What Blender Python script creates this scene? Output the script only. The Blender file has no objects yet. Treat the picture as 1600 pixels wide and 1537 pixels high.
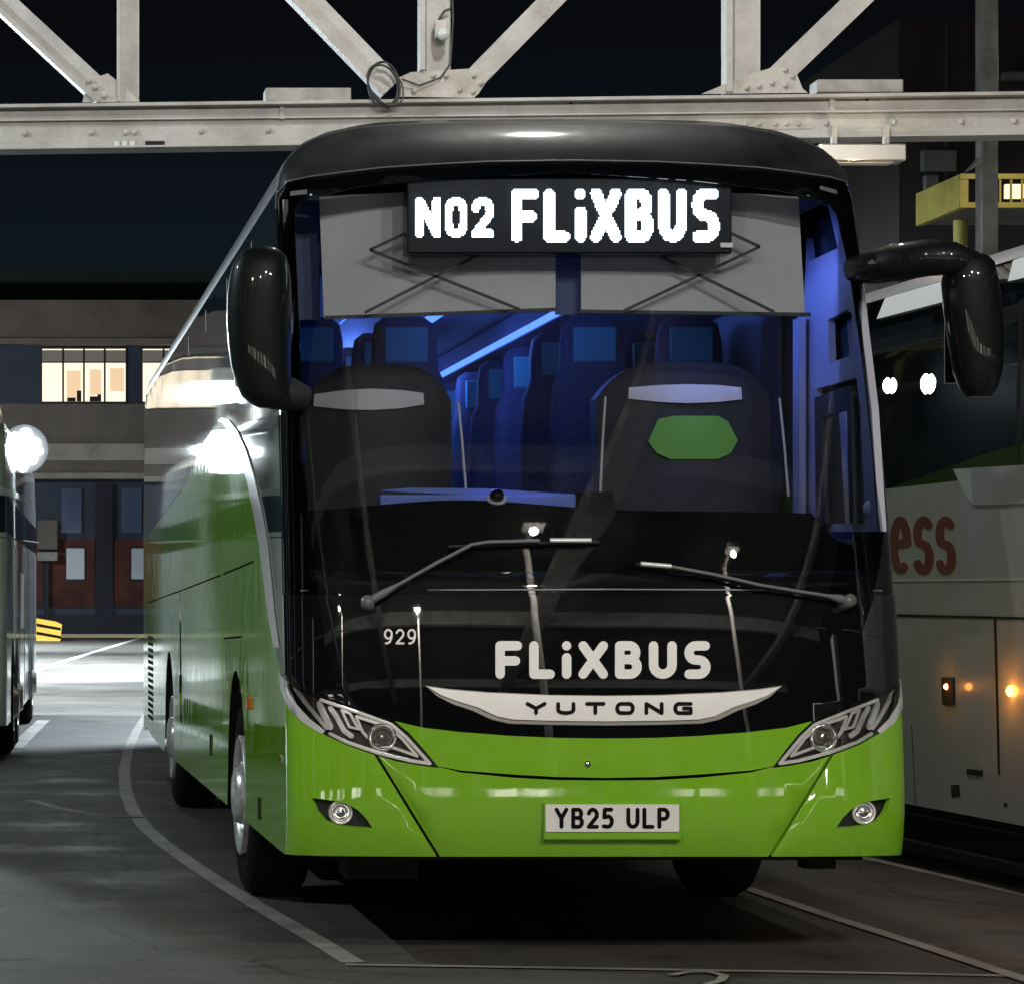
import bpy, math, random
import numpy as np
from mathutils import Vector, geometry
random.seed(7)
scene = bpy.context.scene
col = scene.collection
PI = math.pi

# ------------------------------------------------------------------ camera
F = 4540.0          # focal length in photo pixels (photo 1600 x 1537)
CX, CY = 20.0, 945.0  # optical axis in the (cropped) photo
CH = 1.45           # camera height
cam = bpy.data.cameras.new('camera')
cam_o = bpy.data.objects.new('camera', cam); col.objects.link(cam_o)
cam_o.location = (0, 0, CH); cam_o.rotation_euler = (PI/2, 0, 0)
cam.lens = 36*F/1600; cam.sensor_width = 36; cam.sensor_fit = 'HORIZONTAL'
cam.shift_x = (800-CX)/1600; cam.shift_y = (CY-768.5)/1600
cam.clip_start = .1; cam.clip_end = 2000
scene.camera = cam_o
scene.view_settings.view_transform = 'Standard'; scene.view_settings.look = 'None'
scene.view_settings.exposure = 0.2; scene.view_settings.gamma = 1
# ------------------------------------------------------------------ night sky
w = bpy.data.worlds.new('World'); scene.world = w; w.use_nodes = True
nt = w.node_tree; nt.nodes.clear()
out = nt.nodes.new('ShaderNodeOutputWorld'); bg = nt.nodes.new('ShaderNodeBackground')
tc = nt.nodes.new('ShaderNodeTexCoord'); sep = nt.nodes.new('ShaderNodeSeparateXYZ')
cr = nt.nodes.new('ShaderNodeValToRGB')
cr.color_ramp.elements[0].position = 0.09; cr.color_ramp.elements[0].color = (.0046, .0085, .0130, 1)
cr.color_ramp.elements[1].position = .19; cr.color_ramp.elements[1].color = (.0022, .0026, .0038, 1)
nt.links.new(tc.outputs['Generated'], sep.inputs[0]); nt.links.new(sep.outputs[2], cr.inputs[0])
nt.links.new(cr.outputs[0], bg.inputs[0]); bg.inputs[1].default_value = 1.0
nt.links.new(bg.outputs[0], out.inputs[0])

# ------------------------------------------------------------------ lamps (bay and yard ones get fixtures further down, the fill has none)
def light(name, kind, loc, power, color, size=.15, target=None, angle=120, blend=.5):
    l = bpy.data.lights.new(name, kind); o = bpy.data.objects.new(name, l); col.objects.link(o)
    l.energy = power; l.color = color
    if kind == 'AREA': l.size = size
    else: l.shadow_soft_size = size
    if kind == 'SPOT': l.spot_size = math.radians(angle); l.spot_blend = blend
    o.location = loc
    if target: o.rotation_euler = (Vector(target)-Vector(loc)).to_track_quat('-Z', 'Y').to_euler()
    return o
WARM = (1, .87, .70); COOL = (.80, .93, 1.0); NEUT = (1, .965, .91)
FRONT_LAMPS = [(-4.4, -1.0, 8.1), (1.2, -5.0, 9.6), (4.3, .5, 8.7), (7.6, .0, 8.6), (-7.5, 15, 7.4), (3.1, 15.2, 7.6)]  # last two are added fill: left ground and flank, then silver coach
FRONT_POWER = [600, 620, 680, 650, 850, 150]
for i, (p, e) in enumerate(zip(FRONT_LAMPS, FRONT_POWER)):
    if i == 5: light('bay_lamp_light', 'SPOT', (p[0], p[1], p[2]-.12), e*2, NEUT, .1, (p[0]+.5, p[1], 0), 160, .3); continue
    light('bay_lamp_light', 'POINT' if i < 4 else 'SPOT', (p[0], p[1], p[2]-.12), e*2.0, COOL if i == 4 else NEUT, .07, (p[0]*.3+2.0, 12.5, 1.0) if i != 4 else (-4, 18, 0), 125 if i != 4 else 150, .5)
YARD_LAMPS = [(-5.6, 40, 4.7), (-4.6, 40, 4.7), (-.62, 40.5, 4.6), (-3.2, 58, 6.4), (-4.2, 78, 7.5), (-5.2, 102, 8.5), (4.6, 44, 7.5), (5.0, 70, 8.0), (-3.6, 48, 6.4), (-4.0, 68, 7.4)]  # the pair right of the axis is added fill, hidden behind the green coach
YARD_POWER = [7500, 7500, 500, 18000, 29000, 44000, 10000, 18000, 11000, 18000]
for i, (p, e) in enumerate(zip(YARD_LAMPS, YARD_POWER)):
    tgt = (p[0]+5, p[1]-16, 0) if i < 3 else (p[0]+6, p[1]+1, 0)
    if i in (6, 7): tgt = (0, p[1]+2, 0)  # hard cone edge stands in for the shadow edge across the yard
    light('yard_lamp_light', 'SPOT', (p[0]+.1, p[1]-.1, p[2]-.14), e, COOL, .16, tgt, 150 if i < 3 or i in (6, 7) else 125, .08 if i in (6, 7) else .5)
light('facade_fill_light', 'SPOT', (-10, 112, 9), 4200, NEUT, .3, (0, 132, 13), 120, .6)  # added fill without a fixture, brightens the far parapet

# ------------------------------------------------------------------ helpers
def link_obj(name, me, parent=None):
    o = bpy.data.objects.new(name, me); col.objects.link(o)
    if parent is not None:
        o.parent = parent
        if parent.type == 'EMPTY': o.location = -Vector(parent.location)
    return o
def thing(name, label, cat, loc=(0, 0, 0), group=None):
    o = bpy.data.objects.new(name, None); col.objects.link(o); o.location = loc
    o['label'] = label; o['category'] = cat
    if group: o['group'] = group
    return o
def tag(o, label, cat, group=None):
    o['label'] = label; o['category'] = cat
    if group: o['group'] = group
    return o
def struct(o): o['kind'] = 'structure'; return o

class MB:
    def __init__(s): s.v = []; s.f = []; s.sm = []; s.mi = []
    def add(s, vs, fs, smooth=False, mi=0):
        n = len(s.v); s.v += [tuple(p) for p in vs]
        for f in fs: s.f.append([n+i for i in f]); s.sm.append(smooth); s.mi.append(mi)
    def box(s, a, b, mi=0, bev=0.0):
        x0, y0, z0 = [min(a[i], b[i]) for i in range(3)]; x1, y1, z1 = [max(a[i], b[i]) for i in range(3)]
        if bev <= 0:
            vs = [(x0,y0,z0),(x1,y0,z0),(x1,y1,z0),(x0,y1,z0),(x0,y0,z1),(x1,y0,z1),(x1,y1,z1),(x0,y1,z1)]
            s.add(vs, [(3,2,1,0),(4,5,6,7),(0,1,5,4),(1,2,6,5),(2,3,7,6),(3,0,4,7)], mi=mi)
        else:
            e = min(bev, (x1-x0)/2.01, (y1-y0)/2.01, (z1-z0)/2.01)
            import bmesh
            bm = bmesh.new(); bmesh.ops.create_cube(bm, size=1)
            for v in bm.verts: v.co = ((x0+x1)/2+v.co.x*(x1-x0), (y0+y1)/2+v.co.y*(y1-y0), (z0+z1)/2+v.co.z*(z1-z0))
            bmesh.ops.bevel(bm, geom=bm.edges[:], offset=e, segments=2, profile=.5, affect='EDGES')
            bm.verts.index_update()
            s.add([v.co[:] for v in bm.verts], [[v.index for v in f.verts] for f in bm.faces], smooth=False, mi=mi); bm.free()
    def prism(s, pts, dvec, mi=0):
        n = len(pts); d = Vector(dvec); vs = [Vector(p) for p in pts]+[Vector(p)+d for p in pts]
        s.add(vs, [list(range(n))[::-1], list(range(n, 2*n))]+[(i, (i+1) % n, n+(i+1) % n, n+i) for i in range(n)], mi=mi)
    def beam(s, a, b, wd, dp, up=(0, 1, 0), mi=0):      # rectangular bar from a to b: dp along `up`, wd across
        a = Vector(a); b = Vector(b); d = (b-a).normalized(); u = Vector(up); u = (u-d*u.dot(d)).normalized(); r = d.cross(u)
        vs = []
        for p in (a, b):
            for sx, sy in ((-1,-1),(1,-1),(1,1),(-1,1)): vs.append(p+r*sx*wd/2+u*sy*dp/2)
        s.add(vs, [(0,1,2,3),(7,6,5,4),(0,4,5,1),(1,5,6,2),(2,6,7,3),(3,7,4,0)], mi=mi)
    def tube(s, pts, r, n=8, mi=0, caps=True, flat=1.0):
        pts = [Vector(p) for p in pts]; rs = r if isinstance(r, (list, tuple)) else [r]*len(pts)
        rings = []; ref = None
        for i, p in enumerate(pts):
            d = (pts[min(i+1, len(pts)-1)]-pts[max(i-1, 0)]).normalized()
            if ref is None: ref = Vector((0, 0, 1)) if abs(d.z) < .9 else Vector((1, 0, 0))
            u = (ref-d*ref.dot(d)).normalized(); v = d.cross(u); ref = u
            rings.append([p+(u*math.cos(2*PI*k/n)+v*flat*math.sin(2*PI*k/n))*rs[i] for k in range(n)])
        vs = [q for rg in rings for q in rg]; fs = []
        for i in range(len(pts)-1):
            for k in range(n): fs.append((i*n+k, i*n+(k+1) % n, (i+1)*n+(k+1) % n, (i+1)*n+k))
        s.add(vs, fs, smooth=True, mi=mi)
        if caps:
            s.add(rings[0], [list(range(n))[::-1]], mi=mi); s.add(rings[-1], [list(range(n))], mi=mi)
    def lathe(s, prof, org, axis, n=32, mi=0):          # prof: (r, h) along axis from org
        ax = Vector(axis).normalized(); u = ax.orthogonal().normalized(); v = ax.cross(u); o = Vector(org)
        vs = [o+ax*h+(u*math.cos(2*PI*k/n)+v*math.sin(2*PI*k/n))*r for r, h in prof for k in range(n)]
        fs = [(i*n+k, i*n+(k+1) % n, (i+1)*n+(k+1) % n, (i+1)*n+k) for i in range(len(prof)-1) for k in range(n)]
        s.add(vs, fs, smooth=True, mi=mi)
    def build(s, name, mats, parent=None):
        me = bpy.data.meshes.new(name); me.from_pydata(s.v, [], s.f)
        if not isinstance(mats, (list, tuple)): mats = [mats]
        for m in mats: me.materials.append(m)
        me.polygons.foreach_set('use_smooth', s.sm); me.polygons.foreach_set('material_index', s.mi); me.update()
        return link_obj(name, me, parent)

def W(px, py, Y, off=0): return Vector(((px-CX)*Y/F, Y-off, CH+(CY-py)*Y/F))
def G(px, py, z=0):
    Y = F*(CH-z)/(py-CY); return Vector(((px-CX)*Y/F, Y, z))

# ------------------------------------------------------------------ materials
def mat(name, base, rough=.5, metal=0, coat=0, spec=.5, noise=0, nscale=8, bump=0, bscale=40, emis=None, estr=0, rnoise=0, coatr=.03, alt=None, detail=4):
    m = bpy.data.materials.new(name); m.use_nodes = True; n = m.node_tree; b = n.nodes['Principled BSDF']
    b.inputs['Base Color'].default_value = (*base, 1); b.inputs['Roughness'].default_value = rough; b.inputs['Metallic'].default_value = metal
    b.inputs['Coat Weight'].default_value = coat; b.inputs['Coat Roughness'].default_value = coatr; b.inputs['Specular IOR Level'].default_value = spec
    if emis: b.inputs['Emission Color'].default_value = (*emis, 1); b.inputs['Emission Strength'].default_value = estr
    if coat >= 1: b.inputs['Coat IOR'].default_value = 1.75
    if noise or rnoise or bump:
        t = n.nodes.new('ShaderNodeTexCoord'); g = n.nodes.new('ShaderNodeNewGeometry')
    if noise or rnoise:
        x = n.nodes.new('ShaderNodeTexNoise'); x.inputs['Scale'].default_value = nscale; x.inputs['Detail'].default_value = detail; x.inputs['Roughness'].default_value = .62
        n.links.new(g.outputs['Position'], x.inputs['Vector'])
        if noise:
            mx = n.nodes.new('ShaderNodeMix'); mx.data_type = 'RGBA'
            a2 = alt if alt else tuple(c*(1-noise) for c in base)
            mx.inputs['A'].default_value = (*base, 1); mx.inputs['B'].default_value = (*a2, 1)
            r = n.nodes.new('ShaderNodeMapRange'); r.inputs['From Min'].default_value = .38; r.inputs['From Max'].default_value = .68
            n.links.new(x.outputs['Fac'], r.inputs['Value']); n.links.new(r.outputs[0], mx.inputs['Factor']); n.links.new(mx.outputs['Result'], b.inputs['Base Color'])
        if rnoise:
            r = n.nodes.new('ShaderNodeMapRange'); r.inputs['From Min'].default_value = .35; r.inputs['From Max'].default_value = .65
            r.inputs['To Min'].default_value = rough; r.inputs['To Max'].default_value = rough+rnoise
            n.links.new(x.outputs['Fac'], r.inputs['Value']); n.links.new(r.outputs[0], b.inputs['Roughness'])
    if bump:
        y = n.nodes.new('ShaderNodeTexNoise'); y.inputs['Scale'].default_value = bscale; y.inputs['Detail'].default_value = 3
        n.links.new(g.outputs['Position'], y.inputs['Vector'])
        bp = n.nodes.new('ShaderNodeBump'); bp.inputs['Strength'].default_value = bump; bp.inputs['Distance'].default_value = .02
        n.links.new(y.outputs['Fac'], bp.inputs['Height']); n.links.new(bp.outputs[0], b.inputs['Normal'])
    return m
def glass(name, tint=(.55, .6, .62), refl=1.0, gcol=(1, 1, 1), rough=.0, ior=1.5):
    m = bpy.data.materials.new(name); m.use_nodes = True; n = m.node_tree; n.nodes.clear()
    o = n.nodes.new('ShaderNodeOutputMaterial'); t = n.nodes.new('ShaderNodeBsdfTransparent'); g = n.nodes.new('ShaderNodeBsdfGlossy')
    fr = n.nodes.new('ShaderNodeFresnel'); fr.inputs[0].default_value = ior; mx = n.nodes.new('ShaderNodeMixShader')
    mp = n.nodes.new('ShaderNodeMath'); mp.operation = 'MULTIPLY'; mp.inputs[1].default_value = refl
    t.inputs[0].default_value = (*tint, 1); g.inputs['Roughness'].default_value = rough; g.inputs[0].default_value = (*gcol, 1)
    n.links.new(fr.outputs[0], mp.inputs[0]); n.links.new(mp.outputs[0], mx.inputs[0]); n.links.new(t.outputs[0], mx.inputs[1]); n.links.new(g.outputs[0], mx.inputs[2]); n.links.new(mx.outputs[0], o.inputs[0])
    return m
def emit(name, c, s):
    m = bpy.data.materials.new(name); m.use_nodes = True; n = m.node_tree; n.nodes.clear()
    o = n.nodes.new('ShaderNodeOutputMaterial'); e = n.nodes.new('ShaderNodeEmission'); e.inputs[0].default_value = (*c, 1); e.inputs[1].default_value = s
    n.links.new(e.outputs[0], o.inputs[0]); return m

M = dict(
 green=mat('green_paint', (.20, .46, .018), .40, coat=1, spec=0, rnoise=.08, nscale=1.2, noise=.10, coatr=.02),
 green_dark=mat('green_recess', (.05, .14, .006), .5),
 black=mat('black_gloss', (.004, .0045, .005), .3, coat=1, spec=0, coatr=.012),
 cap=mat('roof_cap_black', (.007, .008, .010), .4, coat=.35, spec=.15, noise=.5, nscale=2.2, rnoise=.2, alt=(.028, .029, .030), coatr=.12),
 rubber=mat('black_rubber', (.010, .010, .010), .75),
 plastic=mat('dark_plastic', (.012, .012, .013), .55),
 trim=mat('wiper_grey', (.12, .12, .12), .38),
 under=mat('underside_black', (.006, .006, .006), .9),
 silver=mat('silver_trim', (.72, .71, .69), .30, metal=.35, coat=.5),
 badge=mat('badge_silver', (.74, .72, .68), .35, metal=.1, coat=.3),
 badge_edge=mat('badge_edge', (.20, .19, .17), .35, metal=.5),
 chrome=mat('chrome', (.78, .78, .78), .10, metal=1),
 chrome2=mat('headlight_chrome', (.85, .83, .80), .25, metal=.6),
 housing=mat('headlight_housing', (.030, .026, .023), .28, noise=.5, nscale=14),
 white=mat('white_vinyl', (.78, .76, .72), .4),
 plate=mat('number_plate_white', (.74, .72, .67), .42),
 ink=mat('black_ink', (.003, .003, .003), .6, spec=.1),
 led=emit('led_white', (.90, .96, 1.0), 6.0),
 ledbox=mat('display_black', (.006, .007, .010), .25),
 ws=glass('windscreen_glass', (.70, .74, .78), 1.15),
 sideglass=mat('side_glass_black', (.022, .034, .040), .35, coat=1, spec=0),
 dash=mat('dash_black', (.003, .003, .0032), .9, spec=0),
 hood=mat('hood_blue_lit', (.12, .18, .50), .5),  # blue of the cabin light is in the base colour
 navyp=mat('navy_trim', (.03, .045, .13), .5),
 clear=glass('clear_lens', (.93, .93, .93), 1.1),
 doorglass=glass('door_glass', (.7, .75, .75), 1.0),
 blind=mat('blind_fabric', (.56, .53, .49), .8, noise=.12, nscale=3),
 blindbar=mat('blind_arm', (.015, .015, .015), .5),
 inner=mat('interior_panel', (.34, .34, .40), .5),
 innerd=mat('interior_dark', (.02, .022, .028), .6),
 ceil=mat('interior_ceiling', (.05, .055, .08), .6),
 rack=mat('rack_grey', (.06, .065, .10), .5),
 seat=mat('seat_fabric', (.030, .040, .075), .8, noise=.5, nscale=40),
 seatd=mat('seat_dark', (.010, .010, .011), .7, noise=.4, nscale=20),
 teal=mat('headrest_cover', (.04, .20, .20), .7),
 hgreen=mat('green_headrest', (.12, .32, .03), .7),
 pale=mat('pale_band', (.55, .52, .49), .6),
 blue=emit('blue_strip', (.10, .24, 1.0), 2.2),
 amber=mat('amber_lens', (.75, .12, .01), .2, coat=.5),
 amber_on=emit('amber_lit', (1.0, .33, .04), 16),
 red_on=emit('red_lit', (1.0, .28, .10), 9),
 tyre=mat('tyre', (.006, .006, .006), .9, spec=.15, bump=.3, bscale=60),
 steel=mat('wheel_steel', (.78, .77, .74), .30, metal=.6, noise=.4, nscale=20),
 truss=mat('truss_paint', (.53, .515, .485), .62, noise=.6, nscale=3.0, alt=(.36, .34, .305), bump=.25, bscale=30, detail=9),
 truss2=mat('truss_plate', (.56, .54, .50), .6, noise=.6, nscale=5, alt=(.38, .34, .29), bump=.25, bscale=30, detail=9),
 cable=mat('cable_grey', (.06, .06, .055), .7),
 lampbox=mat('lamp_housing_steel', (.42, .40, .36), .6, metal=.0, noise=.4, nscale=8),
 lampmetal=mat('lamp_aluminium', (.75, .72, .66), .22, metal=.9),
 lens=emit('glare_emission_cool', (.85, .95, 1.0), 24),  # glow of the added glare and glint discs
 lensw=emit('lamp_lens_warm', (1, .92, .78), 60),
 coachw=mat('coach_white', (.62, .66, .68), .4, coat=1, spec=.2, noise=.15, nscale=1.2),
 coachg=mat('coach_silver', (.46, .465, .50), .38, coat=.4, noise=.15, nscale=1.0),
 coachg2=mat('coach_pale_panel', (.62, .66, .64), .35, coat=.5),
 coachglass=glass('coach_glass', (.66, .70, .74), .3),
 dkgap=mat('panel_gap', (.006, .006, .006), .8),
 maroon=mat('maroon_letter', (.20, .045, .06), .4, coat=.6),
 blindw=mat('white_blind', (.72, .74, .74), .6),
)

# ------------------------------------------------------------------ stroke lettering
def arc(cx, cy, rx, ry, a0, a1, n=9): return [(cx+rx*math.cos(math.radians(a0+(a1-a0)*i/n)), cy+ry*math.sin(math.radians(a0+(a1-a0)*i/n))) for i in range(n+1)]
GL = {
 'F': (.62, [[(0,0),(0,1),(.62,1)], [(0,.47),(.55,.47)]]),
 'L': (.58, [[(0,1),(0,0),(.58,0)]]),
 'i': (.0, [[(0,0),(0,.58)], [(0,1),(0,1.001)]]),
 'X': (.72, [[(0,1),(.72,0)], [(0,0),(.25,.35)], [(.47,.65),(.72,1)]]),
 'B': (.62, [[(0,0),(0,1),(.35,1)]+arc(.35,.76,.22,.24,90,-90)+[(0,.52)], [(.35,.52)]+arc(.36,.26,.26,.26,90,-90)+[(0,0)]]),
 'U': (.66, [[(0,1),(0,.33)]+arc(.33,.33,.33,.33,180,360)+[(.66,1)]]),
 'S': (.62, [[(.6,1),(.26,1)]+arc(.26,.75,.24,.25,90,270)+[(.36,.5)]+arc(.36,.25,.26,.25,90,-90)+[(.02,0)]]),
 'N': (.66, [[(0,0),(0,1),(.66,0),(.66,1)]]),
 '0': (.58, [arc(.29,.70,.29,.30,0,180)+arc(.29,.30,.29,.30,180,360)+[(.58,.70)]]),
 'O': (.95, [[(.22,1),(.73,1)]+arc(.73,.5,.22,.5,90,-90,12)+[(.22,0)]+arc(.22,.5,.22,.5,270,90,12)]),
 '2': (.58, [arc(.29,.70,.29,.30,165,-25)+[(0,0),(.58,0)]]),
 '5': (.58, [[(.54,1),(.08,1),(.04,.55),(.3,.60)]+arc(.28,.31,.30,.31,80,-90)+[(0,.03)]]),
 '9': (.58, [arc(.29,.68,.29,.32,0,360,16), [(.58,.68),(.55,.40),(.42,.12),(.22,0),(.08,0)]]),
 'Y': (.70, [[(0,1),(.35,.5),(.70,1)], [(.35,.5),(.35,0)]]),
 'P': (.60, [[(0,0),(0,1),(.33,1)]+arc(.33,.73,.27,.27,90,-90)+[(0,.46)]]),
 'T': (.80, [[(0,1),(.8,1)], [(.4,1),(.4,0)]]),
 'G': (.90, [[(.9,1),(.2,1)]+arc(.2,.5,.2,.5,90,270,10)+[(.9,0),(.9,.5),(.5,.5)]]),
 'e': (.60, [[(0,.5),(.6,.55)]+arc(.3,.5,.3,.5,5,300,16)]),
 's': (.55, [arc(.28,.74,.27,.26,40,230,9)+arc(.27,.25,.28,.27,60,-150,9)]),
 ' ': (.20, []),
}
WIDE = {'Y': 1.25, 'T': 1.2, 'N': 1.35, 'U': 1.35}
def capsule(a, b, r, n=5):
    ax, ay = a; bx, by = b; ang = math.atan2(by-ay, bx-ax) if (abs(bx-ax)+abs(by-ay)) > 1e-9 else 0
    p = [(bx+r*math.cos(ang-PI/2+PI*i/n), by+r*math.sin(ang-PI/2+PI*i/n)) for i in range(n+1)]
    p += [(ax+r*math.cos(ang+PI/2+PI*i/n), ay+r*math.sin(ang+PI/2+PI*i/n)) for i in range(n+1)]
    return p
def text_polys(txt, x0, x1, ytop, ybot, t, gap=.20, slant=0, wide=None):
    """capsule polygons in image-like coordinates (y down); t = stroke / height"""
    Hh = abs(ybot-ytop); up = -1 if ybot > ytop else 1
    adv = [GL[c][0]*((wide or {}).get(c, 1)) for c in txt]
    tot = sum(adv)*(1-t)+(len(txt)-1)*gap+len(txt)*t
    k = (x1-x0)/tot; r = t*Hh/2
    x = 0; res = []
    for c, a in zip(txt, adv):
        wf = ((wide or {}).get(c, 1))*(1-t)
        for st in GL[c][1]:
            P = []
            for (gx, gy) in st:
                yy = t/2+gy*(1-t)
                P.append((x0+(x+t/2+gx*wf)*k+slant*yy*Hh, ybot+up*yy*Hh))
            for i in range(len(P)-1): res.append(capsule(P[i], P[i+1], r))
        x += a*(1-t)+t+gap
    return res

# ------------------------------------------------------------------ patches on surfaces
def pip(p, poly):
    x, y = p; c = False; j = len(poly)-1
    for i in range(len(poly)):
        xi, yi = poly[i]; xj, yj = poly[j]
        if (yi > y) != (yj > y) and x < (xj-xi)*(y-yi)/(yj-yi)+xi: c = not c
        j = i
    return c
def densify(poly, step):
    r = []
    for i in range(len(poly)):
        a = poly[i]; b = poly[(i+1) % len(poly)]; d = math.hypot(b[0]-a[0], b[1]-a[1]); n = max(1, int(d/step))
        for k in range(n): r.append((a[0]+(b[0]-a[0])*k/n, a[1]+(b[1]-a[1])*k/n))
    return r
def patch(mb, outers, smap, thick=.004, off=0.0, holes=(), grid=.06, mi=0, backface=True):
    """outers/holes: polygons in parameter space; smap(p, q, off) -> Vector"""
    vs = []; ed = []
    for P in list(outers)+list(holes):
        n0 = len(vs); vs += [Vector(p) for p in P]; ed += [(n0+i, n0+(i+1) % len(P)) for i in range(len(P))]
    xs = [v.x for P in [vs] for v in P]; ys = [v.y for v in vs]
    if grid:
        x = min(xs)+grid/2
        while x < max(xs):
            y = min(ys)+grid/2
            while y < max(ys): vs.append(Vector((x, y))); y += grid
            x += grid
    ov, oe, of = geometry.delaunay_2d_cdt(vs, ed, [], 0, 1e-5)[:3]
    keep = []
    for f in of:
        c = ((ov[f[0]].x+ov[f[1]].x+ov[f[2]].x)/3, (ov[f[0]].y+ov[f[1]].y+ov[f[2]].y)/3)
        if any(pip(c, P) for P in outers) and not any(pip(c, P) for P in holes): keep.append(tuple(f))
    used = sorted({i for f in keep for i in f}); idx = {i: k for k, i in enumerate(used)}
    top = [smap(ov[i].x, ov[i].y, off) for i in used]
    fs = [tuple(idx[i] for i in f) for f in keep]
    if not fs: return
    # orient: face normals toward +off
    a, b, c = [top[i] for i in fs[0]]; nrm = (b-a).cross(c-a); p0 = ov[keep[0][0]]
    if nrm.dot(smap(p0.x, p0.y, off+.01)-top[fs[0][0]]) < 0: fs = [f[::-1] for f in fs]
    mb.add(top, fs, smooth=True, mi=mi)
    if thick:
        bot = [smap(ov[i].x, ov[i].y, off-thick) for i in used]
        if backface: mb.add(bot, [f[::-1] for f in fs], smooth=True, mi=mi)
        cnt = {}
        for f in fs:
            for i in range(3): e = (f[i], f[(i+1) % 3]); cnt[e] = 1
        wv = []; wf = []
        for (i, j) in cnt:
            if (j, i) not in cnt:
                k = len(wv); wv += [top[i], top[j], bot[j], bot[i]]; wf.append((k+3, k+2, k+1, k))
        mb.add(wv, wf, mi=mi)

# ------------------------------------------------------------------ green coach: body surface
XC = 2.404; HW = 1.275; YREAR = 24.55
_zk = [.30, .45, .62, .80, 1.0, 1.2, 1.5, 2.0, 2.5, 3.0, 3.25, 3.36, 3.47, 3.56, 3.62, 3.665]
_yk = [11.87, 11.79, 11.76, 11.77, 11.795, 11.83, 11.895, 12.025, 12.175, 12.345, 12.44, 12.505, 12.61, 12.77, 12.98, 13.40]
def _pchip(X, Yv):
    X = np.array(X); Yv = np.array(Yv); h = np.diff(X); d = np.diff(Yv)/h; m = np.zeros(len(X)); m[0] = d[0]; m[-1] = d[-1]
    for i in range(1, len(X)-1): m[i] = (d[i-1]*h[i]+d[i]*h[i-1])/(h[i]+h[i-1])
    return X, Yv, m
_X, _Y, _m = _pchip(_zk, _yk)
_T = {}
def y0(z):
    if z <= _X[0]: return float(_Y[0])
    if z >= _X[-1]: return float(_Y[-1])
    i = int(np.searchsorted(_X, z)-1); h = _X[i+1]-_X[i]; t = (z-_X[i])/h
    return float((2*t**3-3*t**2+1)*_Y[i]+(t**3-2*t**2+t)*h*_m[i]+(-2*t**3+3*t**2)*_Y[i+1]+(t**3-t**2)*h*_m[i+1])
_ZT = np.linspace(.25, 3.68, 1400); _YT = [y0(z) for z in _ZT]
def y0f(z):
    k = (z-.25)/(3.68-.25)*1399; k = min(max(k, 0), 1398.999); i = int(k); return _YT[i]+(_YT[i+1]-_YT[i])*(k-i)
def hw(z):
    b = HW
    if z > 1.9: b -= .012*(z-1.9)**2
    if z > 3.18:
        q = min((z-3.18)/.486, .99999); b *= (1-q**3.0)**(1/3.0)
    return b
DD = .27; NN = 3.0
def S0(u, z):
    wz = hw(z); a = abs(u); sg = 1 if u >= 0 else -1
    th = min(a, 1)*PI/2; s = math.sin(th); c = math.cos(th); rho = (s**NN+abs(c)**NN)**(1/NN)
    x = wz*s/rho; y = y0f(z)+DD*(1-c/rho)
    if a > 1: y += (a-1)*5
    return Vector((XC+sg*x, y, z))
def S(u, z, off=0):
    p = S0(u, z)
    if off:
        e = 1e-3; du = S0(u+e, z)-S0(u-e, z); dz = S0(u, z+e)-S0(u, z-e)
        n = du.cross(dz)
        if n.length > 1e-12: p = p+n.normalized()*off
    return p
U = 1.6                                   # stretch so that (p,q) is roughly metric
def SM(p, q, off=0): return S(p/U, q, off)
def proj(p): return (CX+F*p.x/p.y, CY-F*(p.z-CH)/p.y)
_seed = []
for i in range(-60, 61):
    for j in range(60):
        u = i/60*1.0; z = .3+j*.0565
        P = S0(u, z); _seed.append((u, z)+proj(P))
for i in range(0, 60):
    for j in range(60):
        u = -1-i*.04; z = .3+j*.0565; _seed.append((u, z)+proj(S0(u, z)))
_sa = np.array(_seed)
def inv(px, py, side=False):
    sel = _sa
    d = (sel[:, 2]-px)**2+(sel[:, 3]-py)**2
    if not side: d = d+np.where(sel[:, 0] < -1, 1e6, 0)
    else: d = d+np.where(sel[:, 0] > -1, 1e5, 0)
    k = int(np.argmin(d)); u, z = float(sel[k, 0]), float(sel[k, 1])
    for it in range(12):
        a, b = proj(S0(u, z)); ex, ey = px-a, py-b
        if abs(ex)+abs(ey) < .02: break
        e = 1e-4; a1, b1 = proj(S0(u+e, z)); a2, b2 = proj(S0(u, z+e))
        j11, j21, j12, j22 = (a1-a)/e, (b1-b)/e, (a2-a)/e, (b2-b)/e; dt = j11*j22-j12*j21
        if abs(dt) < 1e-3: break
        du = (ex*j22-ey*j12)/dt; dz = (j11*ey-j21*ex)/dt
        du = max(-.08, min(.08, du)); dz = max(-.15, min(.15, dz)); u += du; z = max(.25, min(3.664, z+dz))
    return (u*U, z)
def dopen(poly, step):
    r_ = []
    for a, b in zip(poly[:-1], poly[1:]):
        n = max(1, int(math.hypot(b[0]-a[0], b[1]-a[1])/step))
        r_ += [(a[0]+(b[0]-a[0])*k/n, a[1]+(b[1]-a[1])*k/n) for k in range(n)]
    return r_+[poly[-1]]
def IP(poly, step=14, side=False): return [inv(x, y, side) for x, y in densify(poly, step)]
def IPr(poly, side=False): return [inv(x, y, side) for x, y in poly]
def mir(P): return [(-a, b) for a, b in P]
def on(px, py, off=0, side=False): q = inv(px, py, side); return SM(q[0], q[1], off)

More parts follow.
